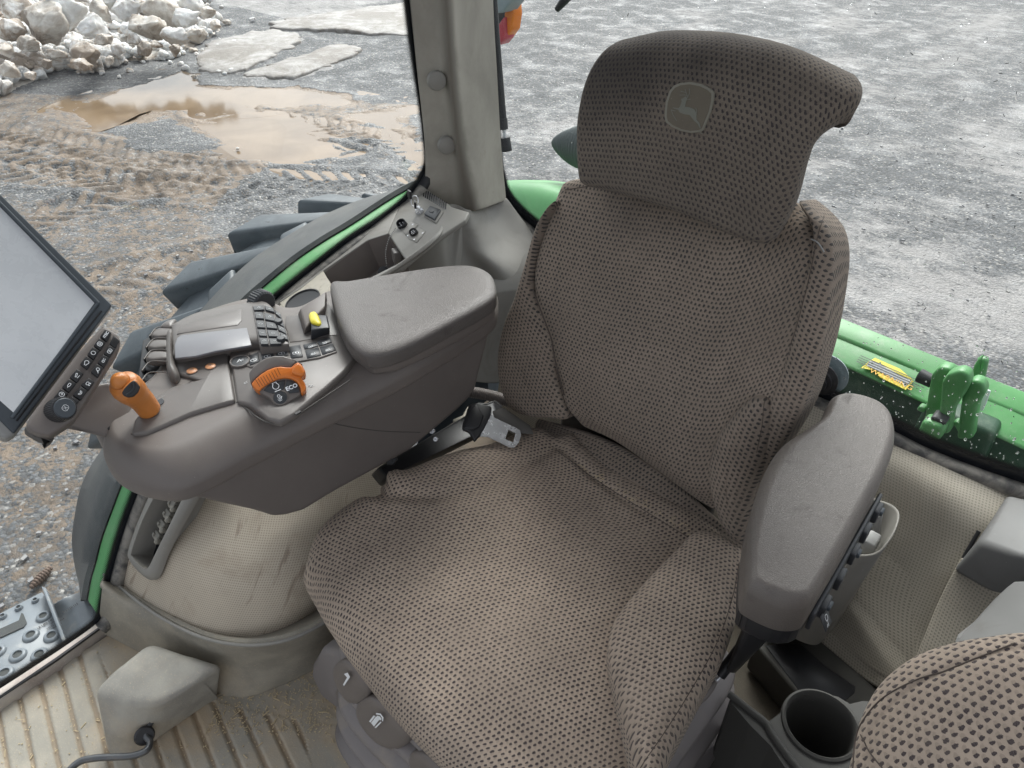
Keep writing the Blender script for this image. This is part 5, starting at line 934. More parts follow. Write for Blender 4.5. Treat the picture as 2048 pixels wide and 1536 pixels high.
# ------------------------------------------------------------------ operator seat
def groove(G, lines, d=.006, w=.006):
    out = np.zeros(G.shape[:2])
    for L in lines:
        L = cr(A_(L), 60); D = np.sqrt(((G[:, :, None]-L[None, None])**2).sum(3)).min(2); out -= d*np.exp(-(D/w)**2)
    return out
def seat():
    t = T('operator_seat', 'large patterned brown fabric seat with high headrest in the middle of the cab', 'seat', (0, .1, 0))
    def R(L): return [P(u, v, 'z', z) for u, v, z in L]
    rows = [R([(1075,862,.500),(1190,930,.492),(1260,968,.488),(1340,1020,.486),(1410,1070,.478),(1455,1100,.472)]),
            R([(1000,905,.508),(1110,950,.490),(1210,1015,.480),(1300,1065,.475),(1370,1110,.470),(1415,1150,.465)]),
            R([(900,938,.510),(1000,985,.492),(1110,1050,.478),(1215,1120,.472),(1300,1190,.468),(1365,1250,.462)]),
            R([(760,1000,.500),(860,1050,.492),(990,1130,.482),(1110,1215,.476),(1205,1290,.470),(1305,1370,.462)]),
            R([(668,1055,.485),(755,1120,.488),(880,1215,.484),(1010,1325,.480),(1120,1400,.472),(1255,1490,.460)]),
            R([(630,1120,.466),(700,1210,.470),(800,1320,.470),(925,1440,.470),(1050,1530,.470),(1210,1600,.460)])]
    ln = [[P(u, v, 'z', .488) for u, v in ((1080,870),(1108,898),(1190,955),(1290,1020),(1385,1078),(1420,1105))]]
    sd = [P(u, v, 'z', .492) for u, v in ((1108,900),(1030,945),(950,985),(880,1000),(800,998),(700,992))]
    def dsp(G):
        e = groove(G, ln, .008, .008); L = cr(A_(sd), 60); D = np.sqrt(((G[:, :, None, :2]-L[None, None, :, :2])**2).sum(3)).min(2); e -= .008*np.exp(-(D/.014)**2)
        e += .003*(fbm(G[..., 0]*1, G[..., 1], .12, 3, 61)-.5)
        # raised right bolster beyond the crease
        side = np.clip(((-G[..., 0]-.10)+(G[..., 1]+.08)*.25)/.05, 0, 1)*np.clip((G[..., 1]+.16)/.12, 0, 1); return e+.008*side
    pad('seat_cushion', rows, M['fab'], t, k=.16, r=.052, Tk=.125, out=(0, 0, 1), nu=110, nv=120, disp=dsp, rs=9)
    ol = [(1386,1076),(1440,1082),(1482,1112),(1490,1150),(1482,1210),(1450,1300),(1405,1385),(1360,1470),(1325,1545),(1300,1620),(1285,1600),(1268,1530),(1248,1450),(1228,1370),(1216,1300),(1226,1250),(1262,1200),(1310,1148),(1352,1108)]
    def crease(V):
        L = cr(A_([P(u, v, 'z', .515) for u, v in ((1468,1100),(1462,1180),(1432,1280),(1385,1370),(1330,1460),(1275,1545))]), 80)[:, :2]; D = np.sqrt(((V[:, :, None, :2]-L[None, None])**2).sum(3)).min(2); return -.003*np.exp(-(D/.003)**2)
    b = pillow('cushion_bolster', [P(u, v, 'z', .495) for u, v in ol], M['fab'], t, H=.046, Tk=.07, rb=.02, N=150, K=40, pw=2.1, spine=[P(u, v, 'z', .495) for u, v in ((1395,1130),(1360,1240),(1320,1360),(1295,1480),(1290,1560))], disp=crease)
    # strip between cushion and backrest
    pad('rear_band', [[P(1080,838,'y',.275), P(1200,880,'y',.275), P(1320,950,'y',.275), P(1430,1040,'y',.275), P(1510,1100,'y',.27)], [P(1085,862,'y',.232), P(1180,925,'y',.232), P(1290,1000,'y',.232), P(1400,1068,'y',.232), P(1500,1130,'y',.23)]], M['fabb'], t, k=0, r=.01, Tk=.05, out=(0, -1, 1), nu=50, nv=14)
    # backrest on a reclined plane
    b0 = A_([0, .215, .47]); bn = unit((0, -1, .26))
    def B(u, v, d=0.): return PP(u, v, b0+bn*d, bn)
    def RB(L): return [B(*q) for q in L]
    main = [RB([(1128,372,-.03),(1230,360,-.028),(1340,365,-.025),(1460,385,-.025),(1580,412,-.03)]),
            RB([(1098,460,0),(1215,480,-.002),(1340,500,-.004),(1470,520,-.002),(1605,490,0)]),
            RB([(1078,560,.002),(1200,590,-.006),(1330,620,-.010),(1450,640,-.006),(1598,610,.0)]),
            RB([(1095,660,.0),(1210,700,-.006),(1320,730,-.010),(1430,760,-.006),(1575,720,.0)]),
            RB([(1125,750,.004),(1215,790,.004),(1310,840,.004),(1410,880,.004),(1530,840,.0)]),
            RB([(1140,815,.002),(1215,850,.004),(1300,905,.004),(1395,968,.004),(1500,960,.0)]),
            RB([(1165,850,-.022),(1230,880,-.02),(1310,935,-.02),(1400,1000,-.02),(1490,1040,-.02)])]
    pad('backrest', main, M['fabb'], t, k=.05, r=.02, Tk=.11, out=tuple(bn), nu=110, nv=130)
    lw = [(1112,402),(1078,455),(1058,520),(1035,590),(1010,650),(998,710),(1002,770),(1022,815),(1060,832),(1100,835),(1136,836),(1128,800),(1112,740),(1108,690),(1090,640),(1068,580),(1074,520),(1092,460)]
    pillow('side_bolster', [B(u, v, -.005) for u, v in lw], M['fabb'], t, n=tuple(bn), H=.020, Tk=.10, rb=.04, N=140, K=26, pw=2.1, spine=[B(u, v, -.005) for u, v in ((1092,440),(1058,560),(1045,650),(1058,740),(1085,805))])
    rw = [(1600,402),(1635,428),(1660,465),(1668,520),(1660,600),(1645,690),(1622,780),(1590,850),(1552,910),(1520,970),(1500,1040),(1496,1088),(1470,1060),(1450,1010),(1470,930),(1512,850),(1545,790),(1572,720),(1592,650),(1608,570),(1628,500),(1632,460)]
    pillow('side_bolster', [B(u, v, -.012) for u, v in rw], M['fabb'], t, n=tuple(bn), H=.020, Tk=.10, rb=.04, N=150, K=26, pw=2.1, spine=[B(u, v, -.01) for u, v in ((1635,440),(1640,540),(1615,660),(1590,760),(1540,850),(1500,960),(1488,1050))])
    lb = [(1512,792),(1540,800),(1546,850),(1532,920),(1510,985),(1500,1060),(1492,1088),(1462,1062),(1438,1020),(1424,965),(1424,915),(1440,870),(1472,825)]
    pillow('lumbar_bolster', [B(u, v, .0) for u, v in lb], M['fabb'], t, n=tuple(bn), H=.036, Tk=.06, rb=.02, N=110, K=24, pw=1.9, spine=[B(u, v, 0) for u, v in ((1500,840),(1480,900),(1470,970),(1482,1040))])
    # seam lines
    def seamt(L, nm='seam'): tube(nm, [B(u, v, d) for u, v, d in L], .0016, M['thread'], t, 50, 6)
    seamt([(1128,790,.012),(1110,720,.012),(1103,680,.012),(1085,630,.012),(1066,580,.012)])
    # headrest
    def Y(L): return [P(u, v, 'y', y) for u, v, y in L]
    hr = [Y([(1162,356,.292),(1225,368,.29),(1300,388,.286),(1390,420,.286),(1465,455,.29),(1520,474,.294)]),
          Y([(1160,300,.298),(1228,306,.294),(1305,318,.290),(1400,345,.290),(1485,382,.294),(1553,408,.300)]),
          Y([(1163,235,.305),(1235,236,.300),(1318,243,.296),(1415,262,.296),(1502,290,.300),(1576,318,.306)]),
          Y([(1180,160,.318),(1250,156,.312),(1335,160,.308),(1432,175,.308),(1526,205,.312),(1614,252,.322)]),
          Y([(1210,105,.340),(1280,98,.336),(1362,100,.334),(1455,112,.334),(1562,140,.338),(1688,192,.350)]),
          Y([(1238,82,.375),(1305,70,.372),(1385,70,.370),(1478,80,.370),(1590,106,.374),(1713,164,.390)]),
          Y([(1262,76,.425),(1325,62,.425),(1400,61,.425),(1490,70,.425),(1590,95,.428),(1712,150,.440)])]
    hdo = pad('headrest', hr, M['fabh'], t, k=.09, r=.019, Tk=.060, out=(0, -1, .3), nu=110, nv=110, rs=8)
    global HG; HG = csurf(hr, 60, 60, .16)
    # emblem patch: a rounded shield with a leaping deer, laid just over the headrest surface
    p0 = P(1378, 216, 'y', .3015); n = unit(np.cross(P(1430, 216, 'y', .3015)-p0, P(1370, 170, 'y', .3065)-p0)); n = -n if n[1] > 0 else n
    def E(u, v, h=0.): return PP(u, v, p0+n*h, n)
    def ez(x, y): return (1280+x/9.6, 130+y/9.6)
    bo = [(470,880),(490,700),(560,500),(640,400),(760,345),(960,325),(1180,370),(1330,450),(1410,520),(1400,680),(1350,900),(1290,1050),(1210,1250),(1150,1290),(980,1310),(780,1270),(600,1190),(490,1100),(465,1000)]
    C0 = A_(ez(935, 830)); bi = [(935+(x-935)*.90, 830+(y-830)*.91) for x, y in bo]
    slab('emblem_patch', [E(*ez(*q), .004) for q in bo], -n*.010, plastic('patch_border_cloth', (.21, .20, .165), .9, grain=.5), t, .0008, 1)
    slab('emblem_field', [E(*ez(*q), .0048) for q in bi], -n*.002, plastic('patch_field_cloth', (.135, .118, .092), .95, grain=.6, dirt=(.10, .085, .07)), t, 0, 1)
    em = plastic('patch_thread', (.165, .168, .142), .85)
    deer = [(820,640),(880,600),(905,640),(880,720),(865,800),(960,815),(1040,850),(1085,920),(1085,1050),(1140,1110),(1165,1215),(1150,1220),(1110,1130),(1040,1070),(985,1000),(955,960),(850,945),(760,910),(735,860),(620,825),(640,815),(740,830),(770,790),(800,700),(790,650)]
    slab('deer_figure', [E(*ez(*q), .0054) for q in deer], -n*.001, em, t, 0, 1)
    mb = MB(); o_ = E(*ez(0, 0), .0056); ex = E(*ez(960, 0), .0056)-o_; ey = E(*ez(0, 960), .0056)-o_
    class F2:
        def __call__(s, a, b, h=0): return o_+ex*a/960+ey*b/960+n*h
    for L in ([(900,610),(930,590),(965,500),(960,430)], [(930,590),(900,500),(880,440)], [(940,560),(880,545),(780,550)], [(900,500),(800,480)], [(620,830),(660,930),(725,1030)], [(700,850),(620,835)], [(1095,880),(1105,830),(1085,780)], [(890,630),(980,620)], [(1150,1210),(1215,1250)]):
        strokes(mb, F2(), [L], 14, 0)
    mb.build('antlers_and_legs', em, t, smooth=False)
    # small seam of loose white thread at the right shoulder
    tube('loose_thread', [B(u, v, .012) for u, v in ((1622,478),(1634,484),(1642,494),(1648,504))], .0011, M['ledge'], t, 16, 6)
    for nm, L in (('cushion_bolster', [(1478,1125),(1466,1190),(1436,1280),(1388,1370),(1335,1455),(1285,1530),(1262,1570)]), ('side_bolster', [(1648,432),(1636,470),(1622,540),(1605,610),(1585,680),(1555,750),(1530,800),(1524,850),(1513,905)])):
        seamline('seam', kids(t, nm)+kids(t, 'lumbar_bolster')*(nm == 'side_bolster'), L, .0006, M['thread'], t)
    seamline('seam', kids(t, 'seat_cushion'), [(1112,900),(1190,958),(1290,1022),(1385,1080)], .0008, M['thread'], t)
    seamline('seam', kids(t, 'backrest'), [(1130,380),(1180,372)], .001, M['thread'], t)
    # seat pan below the cushion
    hexa('seat_pan', [A_(q) for q in ((-.20,-.20,.33),(.22,-.20,.33),(.22,.24,.33),(-.2,.24,.33),(-.22,-.21,.40),(.235,-.21,.40),(.235,.26,.42),(-.22,.26,.42))], M['black'], t, .01, 2)
    hexa('back_shell', [P(1120,830,'y',.30)+A_(q) for q in ((0,0,-.1),(.36,0,-.16),(.36,.03,-.16),(0,.03,-.1))]+[P(1140,470,'y',.42), P(1600,440,'y',.42), P(1600,440,'y',.45), P(1140,470,'y',.45)], M['black'], t, .01, 2)
    # dark mechanism between console and cushion
    hexa('side_frame', [P(u, v, 'z', z) for u, v, z in ((760,975,.36),(1010,850,.38),(1000,790,.38),(740,950,.36),(775,955,.42),(1000,845,.44),(985,800,.44),(755,935,.42))], M['black'], t, .006, 2)
    for u, v, r in ((783, 918, .013), (865, 862, .006), (872, 878, .005)): lathe('bolt', [(r, 0), (r, .008), (r*.8, .011), (r*.45, .011), (r*.4, .015), (0, .016)], P(u, v, 'z', .47), (.5, -.6, .6), M['dark'] if r > .01 else M['steel'], t, 6 if r > .01 else 16, auto=30)
    # left armrest
    z = .755; ol = [(1650,820),(1662,803),(1690,797),(1730,805),(1764,822),(1783,850),(1786,895),(1766,955),(1732,1020),(1694,1090),(1650,1165),(1622,1210),(1604,1222),(1570,1222),(1535,1210),(1500,1192),(1490,1180),(1488,1150),(1492,1080),(1506,1010),(1530,945),(1560,900),(1602,872),(1636,848)]
    ar = [P(u, v, 'z', z) for u, v in ol]; d0 = A_([0, 0, 0])
    a = pillow('armrest', ar, M['leath'], t, H=.022, Tk=.040, rb=.004, N=160, K=26, pw=1.7, s0=.24, spine=[P(u, v, 'z', z) for u, v in ((1715,860),(1680,940),(1620,1040),(1565,1150))], label='grey grained armrest pad with a dull stain on top')
    c = A_(ar).mean(0); low = [c+(q-c)*.97-A_([0, 0, .036]) for q in cr(A_(ar), 40, True)]; slab('armrest_body', [q-A_([0, 0, .0]) for q in low], (0, 0, -.042), M['black'], a, .010, 3)
    fl = [P(u, v, 'z', z-.035) for u, v in ((1790,905),(1770,980),(1712,1085),(1650,1195),(1612,1255))]
    rt = [(1768,985,1),(1735,1045,0),(1712,1090,1),(1686,1130,0),(1640,1208,1)]
    dirv = unit(P(1640,1210,'z',.70)-P(1770,980,'z',.70)); nn = unit(np.cross(dirv, (0, 0, 1))); nn = nn if nn[0] > 0 else -nn; up = A_([0, 0, 1.])
    mp = P(1688,1112,'z',.695); slab('switch_rail', [mp+dirv*(-.135)+up*.018, mp+dirv*.135+up*.018, mp+dirv*.135-up*.014, mp+dirv*(-.135)-up*.014], nn*.006, M['key'], a, .002, 2)
    for s_, k in ((-.112, 1), (-.062, 0), (-.012, 1), (.042, 0), (.098, 1)):
        q = mp+dirv*s_+nn*.008; R_ = A_([dirv, nn, up]); hexa('rocker_switch', boxv(q, .026, .010, .022, R_), M['key'], a, .002, 2)
        if k: hexa('switch_paddle', boxv(q+nn*.005+up*.005, .014, .008, .008, R_@np.eye(3)), M['bez'], a, .002, 2)
    q = mp+dirv*.108+nn*.016-up*.010; f = Fr(q, dirv, nn+up*.6); slab('switch_plate', [f(-.011, -.012), f(.011, -.012), f(.011, .012), f(-.011, .012)], f.n*.002, M['key'], a, .001, 1); m = MB(); strokes(m, f, [rrect(0, -.003, .006, .008), [(0, .001), (.001, .009)], [(.003, .005), (.005, .008)]], .001, .0026); m.build('switch_icon', M['white'], a, smooth=False)
    hexa('armrest_bracket', [P(1450,1345,'z',.40), P(1470,1350,'z',.40), P(1500,1290,'z',.42), P(1478,1270,'z',.42), P(1500,1250,'z',.60), P(1560,1262,'z',.60), P(1560,1210,'z',.62), P(1505,1200,'z',.62)], M['black'], t, .006, 2)
    tube('bracket_rod', [P(1440,1350,'z',.38), P(1475,1305,'z',.42), P(1500,1270,'z',.50)], .010, M['black'], t, 12, 10)
    tube('cable_pin', [P(1432,1362,'z',.38), P(1452,1343,'z',.385)], .003, M['steel'], t, 6, 8); tube('cable_pin_head', [P(1448,1347,'z',.385), P(1455,1338,'z',.387)], .006, M['black'], t, 6, 12)
seat()
def suspension():
    t = T('seat_suspension', 'grey-brown ribbed rubber bellows under the seat', 'bellows', (0, 0, 0)); rows = []; N = 120; n = 60
    a = np.linspace(0, 2*math.pi, N, endpoint=False)
    for i in range(n):
        s = i/(n-1); z = .345*s; fold = .5-.5*math.cos(s*math.pi*10.); hx = .258+.030*fold+.045*(1-s); hy = .222+.030*fold+.04*(1-s); e = .32
        x = hx*np.sign(np.cos(a))*np.abs(np.cos(a))**e; y = hy*np.sign(np.sin(a))*np.abs(np.sin(a))**e; rows.append(np.stack([x+.075, y-.068, np.full(N, z)+.006*np.sin(a*3+s*9)], 1))
    V = np.concatenate(rows); F = [[j*N+i, j*N+(i+1) % N, (j+1)*N+(i+1) % N, (j+1)*N+i] for j in range(n-1) for i in range(N)]+[[(n-1)*N+i for i in range(N)]]
    mk('bellows', V, F, M['bel'], t)
    # moulded front housing and handles along the front edge
    h = T('seat_controls', 'brown plastic housing with white-marked adjuster handles under the front of the cushion', 'seat controls', tuple(P(740, 1440, 'z', .4)))
    yb = -.302
    slab('housing', [P(u, v, 'y', yb) for u, v in ((640,1298),(622,1330),(620,1350),(642,1395),(700,1440),(760,1520),(800,1580),(940,1620),(900,1500),(760,1380),(690,1310))], (0, .04, 0), M['bel'], h, .012, 3)
    slab('lower_housing', [P(u, v, 'y', yb-.004) for u, v in ((680,1365),(668,1385),(672,1400),(722,1475),(740,1472),(742,1440),(770,1490),(860,1590),(900,1560),(800,1450),(700,1366))], (0, .03, 0), M['con'], h, .008, 3)
    def handle(L, y, H=.012):
        return pillow('handle', [P(u, v, 'y', y) for u, v in L], M['con'], h, n=(0, -1, .25), H=H, Tk=.03, rb=.008, N=80, K=12, pw=2.4, s0=.7)
    a = handle([(676,1325),(670,1345),(680,1375),(700,1402),(718,1406),(738,1396),(742,1375),(720,1340),(695,1318)], yb-.018); b = handle([(722,1402),(715,1422),(725,1448),(752,1480),(785,1497),(805,1494),(822,1478),(815,1450),(780,1415),(745,1392)], yb-.022)
    c = handle([(830,1500),(822,1520),(830,1545),(870,1580),(900,1560),(860,1510)], yb-.02)
    f = frpx(694, 1356, 707, 1360, (0, yb-.0315, 0), (0, -1, 0)); m = MB()
    def ic(m, L, y, w, n=None):
        for q in L:
            V = [P(u, v, 'y', y) for u, v in q]; m.add(V, [list(range(len(V)))])
    m = MB(); ic(m, [[(688,1348),(695,1345),(700,1354),(688,1372),(686,1369),(694,1355)]], yb-.0335, 1); m.build('arrow_mark', M['white'], a, smooth=False)
    m = MB(); ic(m, [[(738,1443),(747,1431),(751,1432),(741,1445)], [(742,1446),(752,1433),(759,1439),(748,1453)], [(754,1431),(760,1433),(763,1438),(761,1441),(753,1434)], [(749,1455),(761,1443),(763,1445),(752,1456)], [(752,1426),(761,1427),(767,1435),(766,1443),(764,1442),(764,1436),(760,1430),(752,1429)]], yb-.0375, 1); m.build('seat_mark', M['white'], b, smooth=False)
    m = MB(); f = frpx(756, 1515, 765, 1520, (0, yb-.005, 0), (0, -1, 0)); strokes(m, f, [circ(0, 0, .007, 12), circ(0, 0, .0045, 10), circ(0, .0, .0025, 8), [(-.004, .012), (.008, .010)]], .0012, .001); m.build('knob_mark', M['white'], h, smooth=False)
    r = pillow('side_handle', [P(u, v, 'z', .365) for u, v in ((1420,1300),(1436,1328),(1434,1366),(1412,1400),(1380,1420),(1350,1425),(1350,1400),(1380,1350),(1400,1310))], M['con'], h, n=(.5, -.5, .7), H=.01, Tk=.03, rb=.008, N=60, K=10)
    m = MB(); ic(m, [[(1414,1338),(1421,1341),(1423,1346),(1417,1344)], [(1414,1350),(1418,1349),(1417,1353)]], -.113, 1) if 0 else strokes(m, Fr(P(1422,1342,'z',.378), (1,0,0), (.5,-.5,.7)), [[(-.003,0),(.003,.001)],[(-.002,-.005),(0,-.005)]], .002, 0); m.build('side_mark', M['white'], r, smooth=False)
suspension()
def belt():
    t = T('seat_belt', 'steel seat belt tongue with black sleeve lying beside the cushion', 'seat belt', tuple(P(1000, 860, 'z', .52)))
    p0 = P(1010, 870, 'z', .53); n = unit(unit(CAM-p0)+A_([.1, .25, .9]))
    def E(u, v, h=0.): return PP(u, v, p0+n*h, n)
    out = [(981,826),(988,836),(1000,842),(1030,856),(1040,862),(1042,872),(1037,886),(1028,896),(1018,895),(1000,886),(975,874),(960,874),(968,855)]
    slot = [(1017,860),(1031,867),(1026,886),(1010,879)]
    bm = bmesh.new(); ov = [bm.verts.new(E(*q)) for q in out]; sv = [bm.verts.new(E(*q)) for q in slot]
    oe = [bm.edges.new((ov[i], ov[(i+1) % len(ov)])) for i in range(len(ov))]; se = [bm.edges.new((sv[i], sv[(i+1) % 4])) for i in range(4)]
    bmesh.ops.triangle_fill(bm, use_beauty=True, edges=oe+se); cs = E(1021, 873)
    kill = [f for f in bm.faces if all(v in sv for v in f.verts)]; bmesh.ops.delete(bm, geom=kill, context='FACES_ONLY')
    r = bmesh.ops.extrude_face_region(bm, geom=bm.faces[:]); bmesh.ops.translate(bm, vec=Vector(n*.0025), verts=[v for v in r['geom'] if isinstance(v, bmesh.types.BMVert)]); bmesh.ops.recalc_face_normals(bm, faces=bm.faces[:])
    bm.verts.index_update(); V = [list(v.co) for v in bm.verts]; F = [[v.index for v in f.verts] for f in bm.faces]; bm.free(); mk('tongue', V, F, M['steel'], t, smooth=False)
    slab('sleeve', [E(u, v, .006) for u, v in ((938,808),(955,804),(984,812),(983,828),(968,858),(950,882),(938,862),(925,857),(925,848))], n*-.012, M['black'], t, .004, 3)
    slab('sleeve_fold', [E(u, v, .010) for u, v in ((952,806),(968,830),(960,852),(948,858),(928,856),(938,820))], n*-.006, M['black'], t, .003, 2)
    slab('webbing', [E(u, v, -.006) for u, v in ((985,822),(1006,814),(1060,850),(1068,868),(1040,866),(990,840))], n*-.003, M['drk'], t, .001, 1)
    tube('webbing_edge', [P(957,807,'z',.535), P(975,808,'z',.54), P(990,803,'z',.54), P(1004,813,'z',.535)], .0018, M['ledge'], t, 24, 6)
    c = T('corrugated_hose', 'grey corrugated hose crossing behind the console armrest', 'hose', tuple(P(980, 790, 'z', .5)))
    path = cr([P(880,775,'z',.47), P(935,783,'z',.475), P(975,790,'z',.48), P(1010,800,'z',.48), P(1060,820,'z',.475)], 180); rr = .0115+.0018*np.sin(np.arange(180)*math.pi/2.2)
    V, F, U = tubev(path, rr, 180, 16, smoothpath=False); mk('hose', V, F, M['con'], c)
    x = T('floor_bracket', 'beige painted metal brackets beside the seat base', 'bracket', tuple(P(900, 840, 'z', .4)))
    slab('bracket_plate', [P(u, v, 'z', .42) for u, v in ((905,838),(925,830),(935,812),(950,806),(960,812),(930,858),(925,880),(918,862))], (0, 0, -.01), M['beige'], x, .002, 1); slab('bracket_plate', [P(u, v, 'z', .415) for u, v in ((800,918),(815,912),(835,905),(822,925),(806,928))], (0, 0, -.01), M['beige'], x, .002, 1)
belt()
def passenger():
    t = T('passenger_seat', 'rounded top of the small fabric passenger seat in the near corner', 'seat', tuple(P(1900, 1450, 'z', .8)))
    n = unit((-.25, -.55, 1.0)); p0 = P(1890, 1440, 'z', .80)
    def E(u, v, h=0.): return PP(u, v, p0+n*h, n)
    ol = [(1700,1600),(1708,1500),(1728,1430),(1765,1370),(1830,1320),(1910,1292),(1980,1280),(2060,1272),(2150,1290),(2230,1400),(2260,1560),(2180,1720),(1980,1780),(1780,1720)]
    def crease(V):
        L = cr(A_([E(u, v, .04) for u, v in ((1712,1560),(1735,1460),(1790,1400),(1850,1362),(1950,1318),(2060,1290),(2180,1320))]), 90); D = np.sqrt(((V[:, :, None]-L[None, None])**2).sum(3)); D = np.sqrt(np.maximum(0, D.min(2)**2)); L2 = L-n*(.0); q = V-((V-p0)@n)[..., None]*n; Lq = L-((L-p0)@n)[:, None]*n; D = np.sqrt(((q[:, :, None]-Lq[None, None])**2).sum(3)).min(2); return -.004*np.exp(-(D/.0035)**2)
    pillow('seat_top', [E(*q, -.02) for q in ol], M['fab'], t, n=tuple(n), H=.075, Tk=.10, rb=.03, N=150, K=50, pw=1.9, disp=crease, uvs=1.); seamline('seam', kids(t, 'seat_top'), [(1706,1540),(1712,1480),(1727,1441),(1768,1395),(1835,1359),(1886,1344),(1937,1323),(1988,1303),(2030,1287)], .0008, M['thread'], t); seamline('seam', kids(t, 'seat_top'), [(1722,1470),(1740,1505),(1768,1540)], .0007, M['thread'], t); hexa('light_block_base', boxv((.86, -.22, .36), .30, .5, .70), M['black'], t, .03, 3)  # box under the seat is mostly hidden, added to block light from front left
passenger()
# ------------------------------------------------------------------ control console beside the seat
def console():
    t = T('control_console', 'long brown-grey control console with orange lever and dial beside the seat', 'console', tuple(P(600, 850, 'z', .6)))
    a = P(990, 600, 'z', .72); b = P(228, 880, 'z', .72); sn = unit(np.cross(b-a, (0, 0, 1))); sn = sn if sn@(CAM-a) > 0 else -sn
    sn = unit(sn+A_([0, 0, .22])); a = a+sn*.012
    def S(u, v, h=0.): return PP(u, v, a+sn*h, sn)
    lower = [(988,640),(952,780),(938,800),(920,818),(820,903),(665,988),(610,1022),(575,1032),(548,1035),(515,1024),(340,985),(270,968),(235,950),(214,915),(222,890),(340,830),(620,730),(900,640)]
    slab('lower_body', [S(*q) for q in lower], -sn*.15, M['con'], t, .010, 3)
    # upper shell: pillow whose rim is the belt line
    z = .735
    ul = [(208,905),(214,928),(238,955),(285,976),(345,984),(400,968),(480,925),(560,884),(640,843),(720,802),(800,762),(870,722),(940,678),(985,645),(996,618),(985,588),(900,560),(760,575),(662,594),(638,606),(600,630),(565,632),(540,620),(500,608),(430,625),(360,655),(330,690),(318,740),(300,780),(268,808),(238,840),(218,872)]
    rim = [PP(u, v, (0, 0, z-.02), (0, 0, 1)) for u, v in ul]
    pillow('upper_shell', rim, M['con'], t, H=.042, Tk=.022, rb=.006, N=220, K=34, pw=1.55, s0=.36, spine=[P(u, v, 'z', z-.02) for u, v in ((300,870),(400,800),(560,720),(700,680),(920,620))])
    zt = .7595                                  # level of the flat top
    def Z(u, v, h=0.): return P(u, v, 'z', zt+h)
    def plate(nm, L, h=.0, th=.004, mat='con2', w=.0015, parent=None, seg=2): return slab(nm, [Z(u, v, h) for u, v in L], (0, 0, -th), M[mat], parent or t, w, seg)
    # front cover and dial cover, with the seams between them
    plate('front_cover', [(262,866),(268,840),(300,800),(345,772),(400,758),(348,745),(352,712),(452,690),(470,800),(440,808),(380,826),(330,848),(292,864)], .004, .014, 'con2', .004)
    plate('dial_cover', [(457,690),(520,676),(600,664),(655,652),(680,660),(700,690),(712,712),(690,740),(655,772),(620,800),(590,826),(560,842),(535,836),(500,808),(474,802)], .005, .014, 'con2', .004)
    # raised hump with the display plate
    hz = .771
    hl = [(343,662),(352,650),(400,628),(480,612),(522,606),(545,618),(566,650),(575,682),(540,687),(500,693),(440,701),(354,718),(346,700)]
    hump = pillow('raised_hump', [P(u, v, 'z', hz) for u, v in hl], M['con2'], t, H=.012, Tk=.05, rb=.004, N=140, K=16, pw=2.4, s0=.5, spine=[P(400,672,'z',hz), P(530,650,'z',hz)])
    slab('display_plate', [P(u, v, 'z', hz+.0125) for u, v in ((350,716),(349,690),(354,676),(362,670),(430,662),(494,655),(503,690),(430,702),(390,712))], (0, 0, -.004), M['conp'], t, .001, 2)
    slab('lid_panel', [P(u, v, 'z', hz+.013) for u, v in ((353,668),(361,652),(400,637),(470,619),(484,618),(484,640),(476,650),(420,658))], (0, 0, -.004), M['con2'], t, .0015, 2)
    # keypad on the rear slope of the hump
    k0 = P(530, 650, 'z', hz+.0135); kn = unit((.03, .06, 1)); 
    def K(u, v, h=0.): return PP(u, v, k0+kn*h, kn)
    kp = slab('keypad_base', [K(u, v) for u, v in ((504,610),(540,616),(562,636),(574,662),(578,688),(520,692),(512,660))], -kn*.030, M['con2'], t, .002, 2)
    rows = [[((506,612),(527,610),(529,619),(508,620)), ((529,610),(547,616),(549,624),(531,619)), ((549,618),(562,628),(564,638),(551,626))],
            [((509,623),(526,624),(528,637),(511,636)), ((529,625),(548,630),(550,642),(530,638)), ((551,632),(566,642),(569,654),(552,644))],
            [((512,640),(528,641),(531,655),(514,654)), ((531,642),(552,646),(555,657),(533,655)), ((554,648),(570,656),(573,668),(557,659))],
            [((515,658),(531,659),(534,672),(518,671)), ((534,659),(556,661),(559,673),(537,672)), ((559,663),(574,670),(577,680),(561,674))],
            [((519,675),(535,676),(537,688),(521,688)), ((538,676),(560,677),(563,687),(540,688))]]
    m = MB(); ics = MB(); fr = frpx(505, 612, 560, 625, k0+kn*.0052, kn); n_ = 0
    for r_ in rows:
        for q in r_:
            V, F = prism([K(u, v, .0035) for u, v in q], -kn*.006); V, F = bevraw(V, F, .0008, 1); mk('key', V, F, M['key'], kp, auto=40)
            c = A_(q).mean(0); f = Fr(K(c[0], c[1], .0036), fr.x, kn); kind = n_ % 4; n_ += 1
            strokes(ics, f, [[circ(0, 0, .0022, 8), [(-.003, .0028), (.003, .0028)]], [[(-.0035, 0), (.0035, 0)], [(0, -.002), (0, .002)]], [rrect(0, 0, .006, .0035)], [[(-.003, -.002), (0, .002), (.003, -.002)]]][kind], .0006, .0003)
    ics.build('key_symbols', M['grey'], kp, smooth=False)
    for u, v in ((557, 645), (562, 680)): lathe('round_key', [(.007, -.002), (.007, .004), (.006, .0052), (0, .0054)], K(u, v, .002), kn, M['key'], kp, 24)
    # ribbed thumb wheel behind the keypad
    lathe('thumb_wheel', [(0, -.012), (.022, -.012), (.025, -.009), (.025, .009), (.022, .012), (0, .012)], P(522, 606, 'z', hz-.004), unit(P(560,640,'z',hz)-P(500,612,'z',hz))*A_([1, 1, 0])+A_([.0, .0, .0]), M['key'], t, 60, rib=30, ribd=.03)
    # button row beside the dial
    bz = .0075
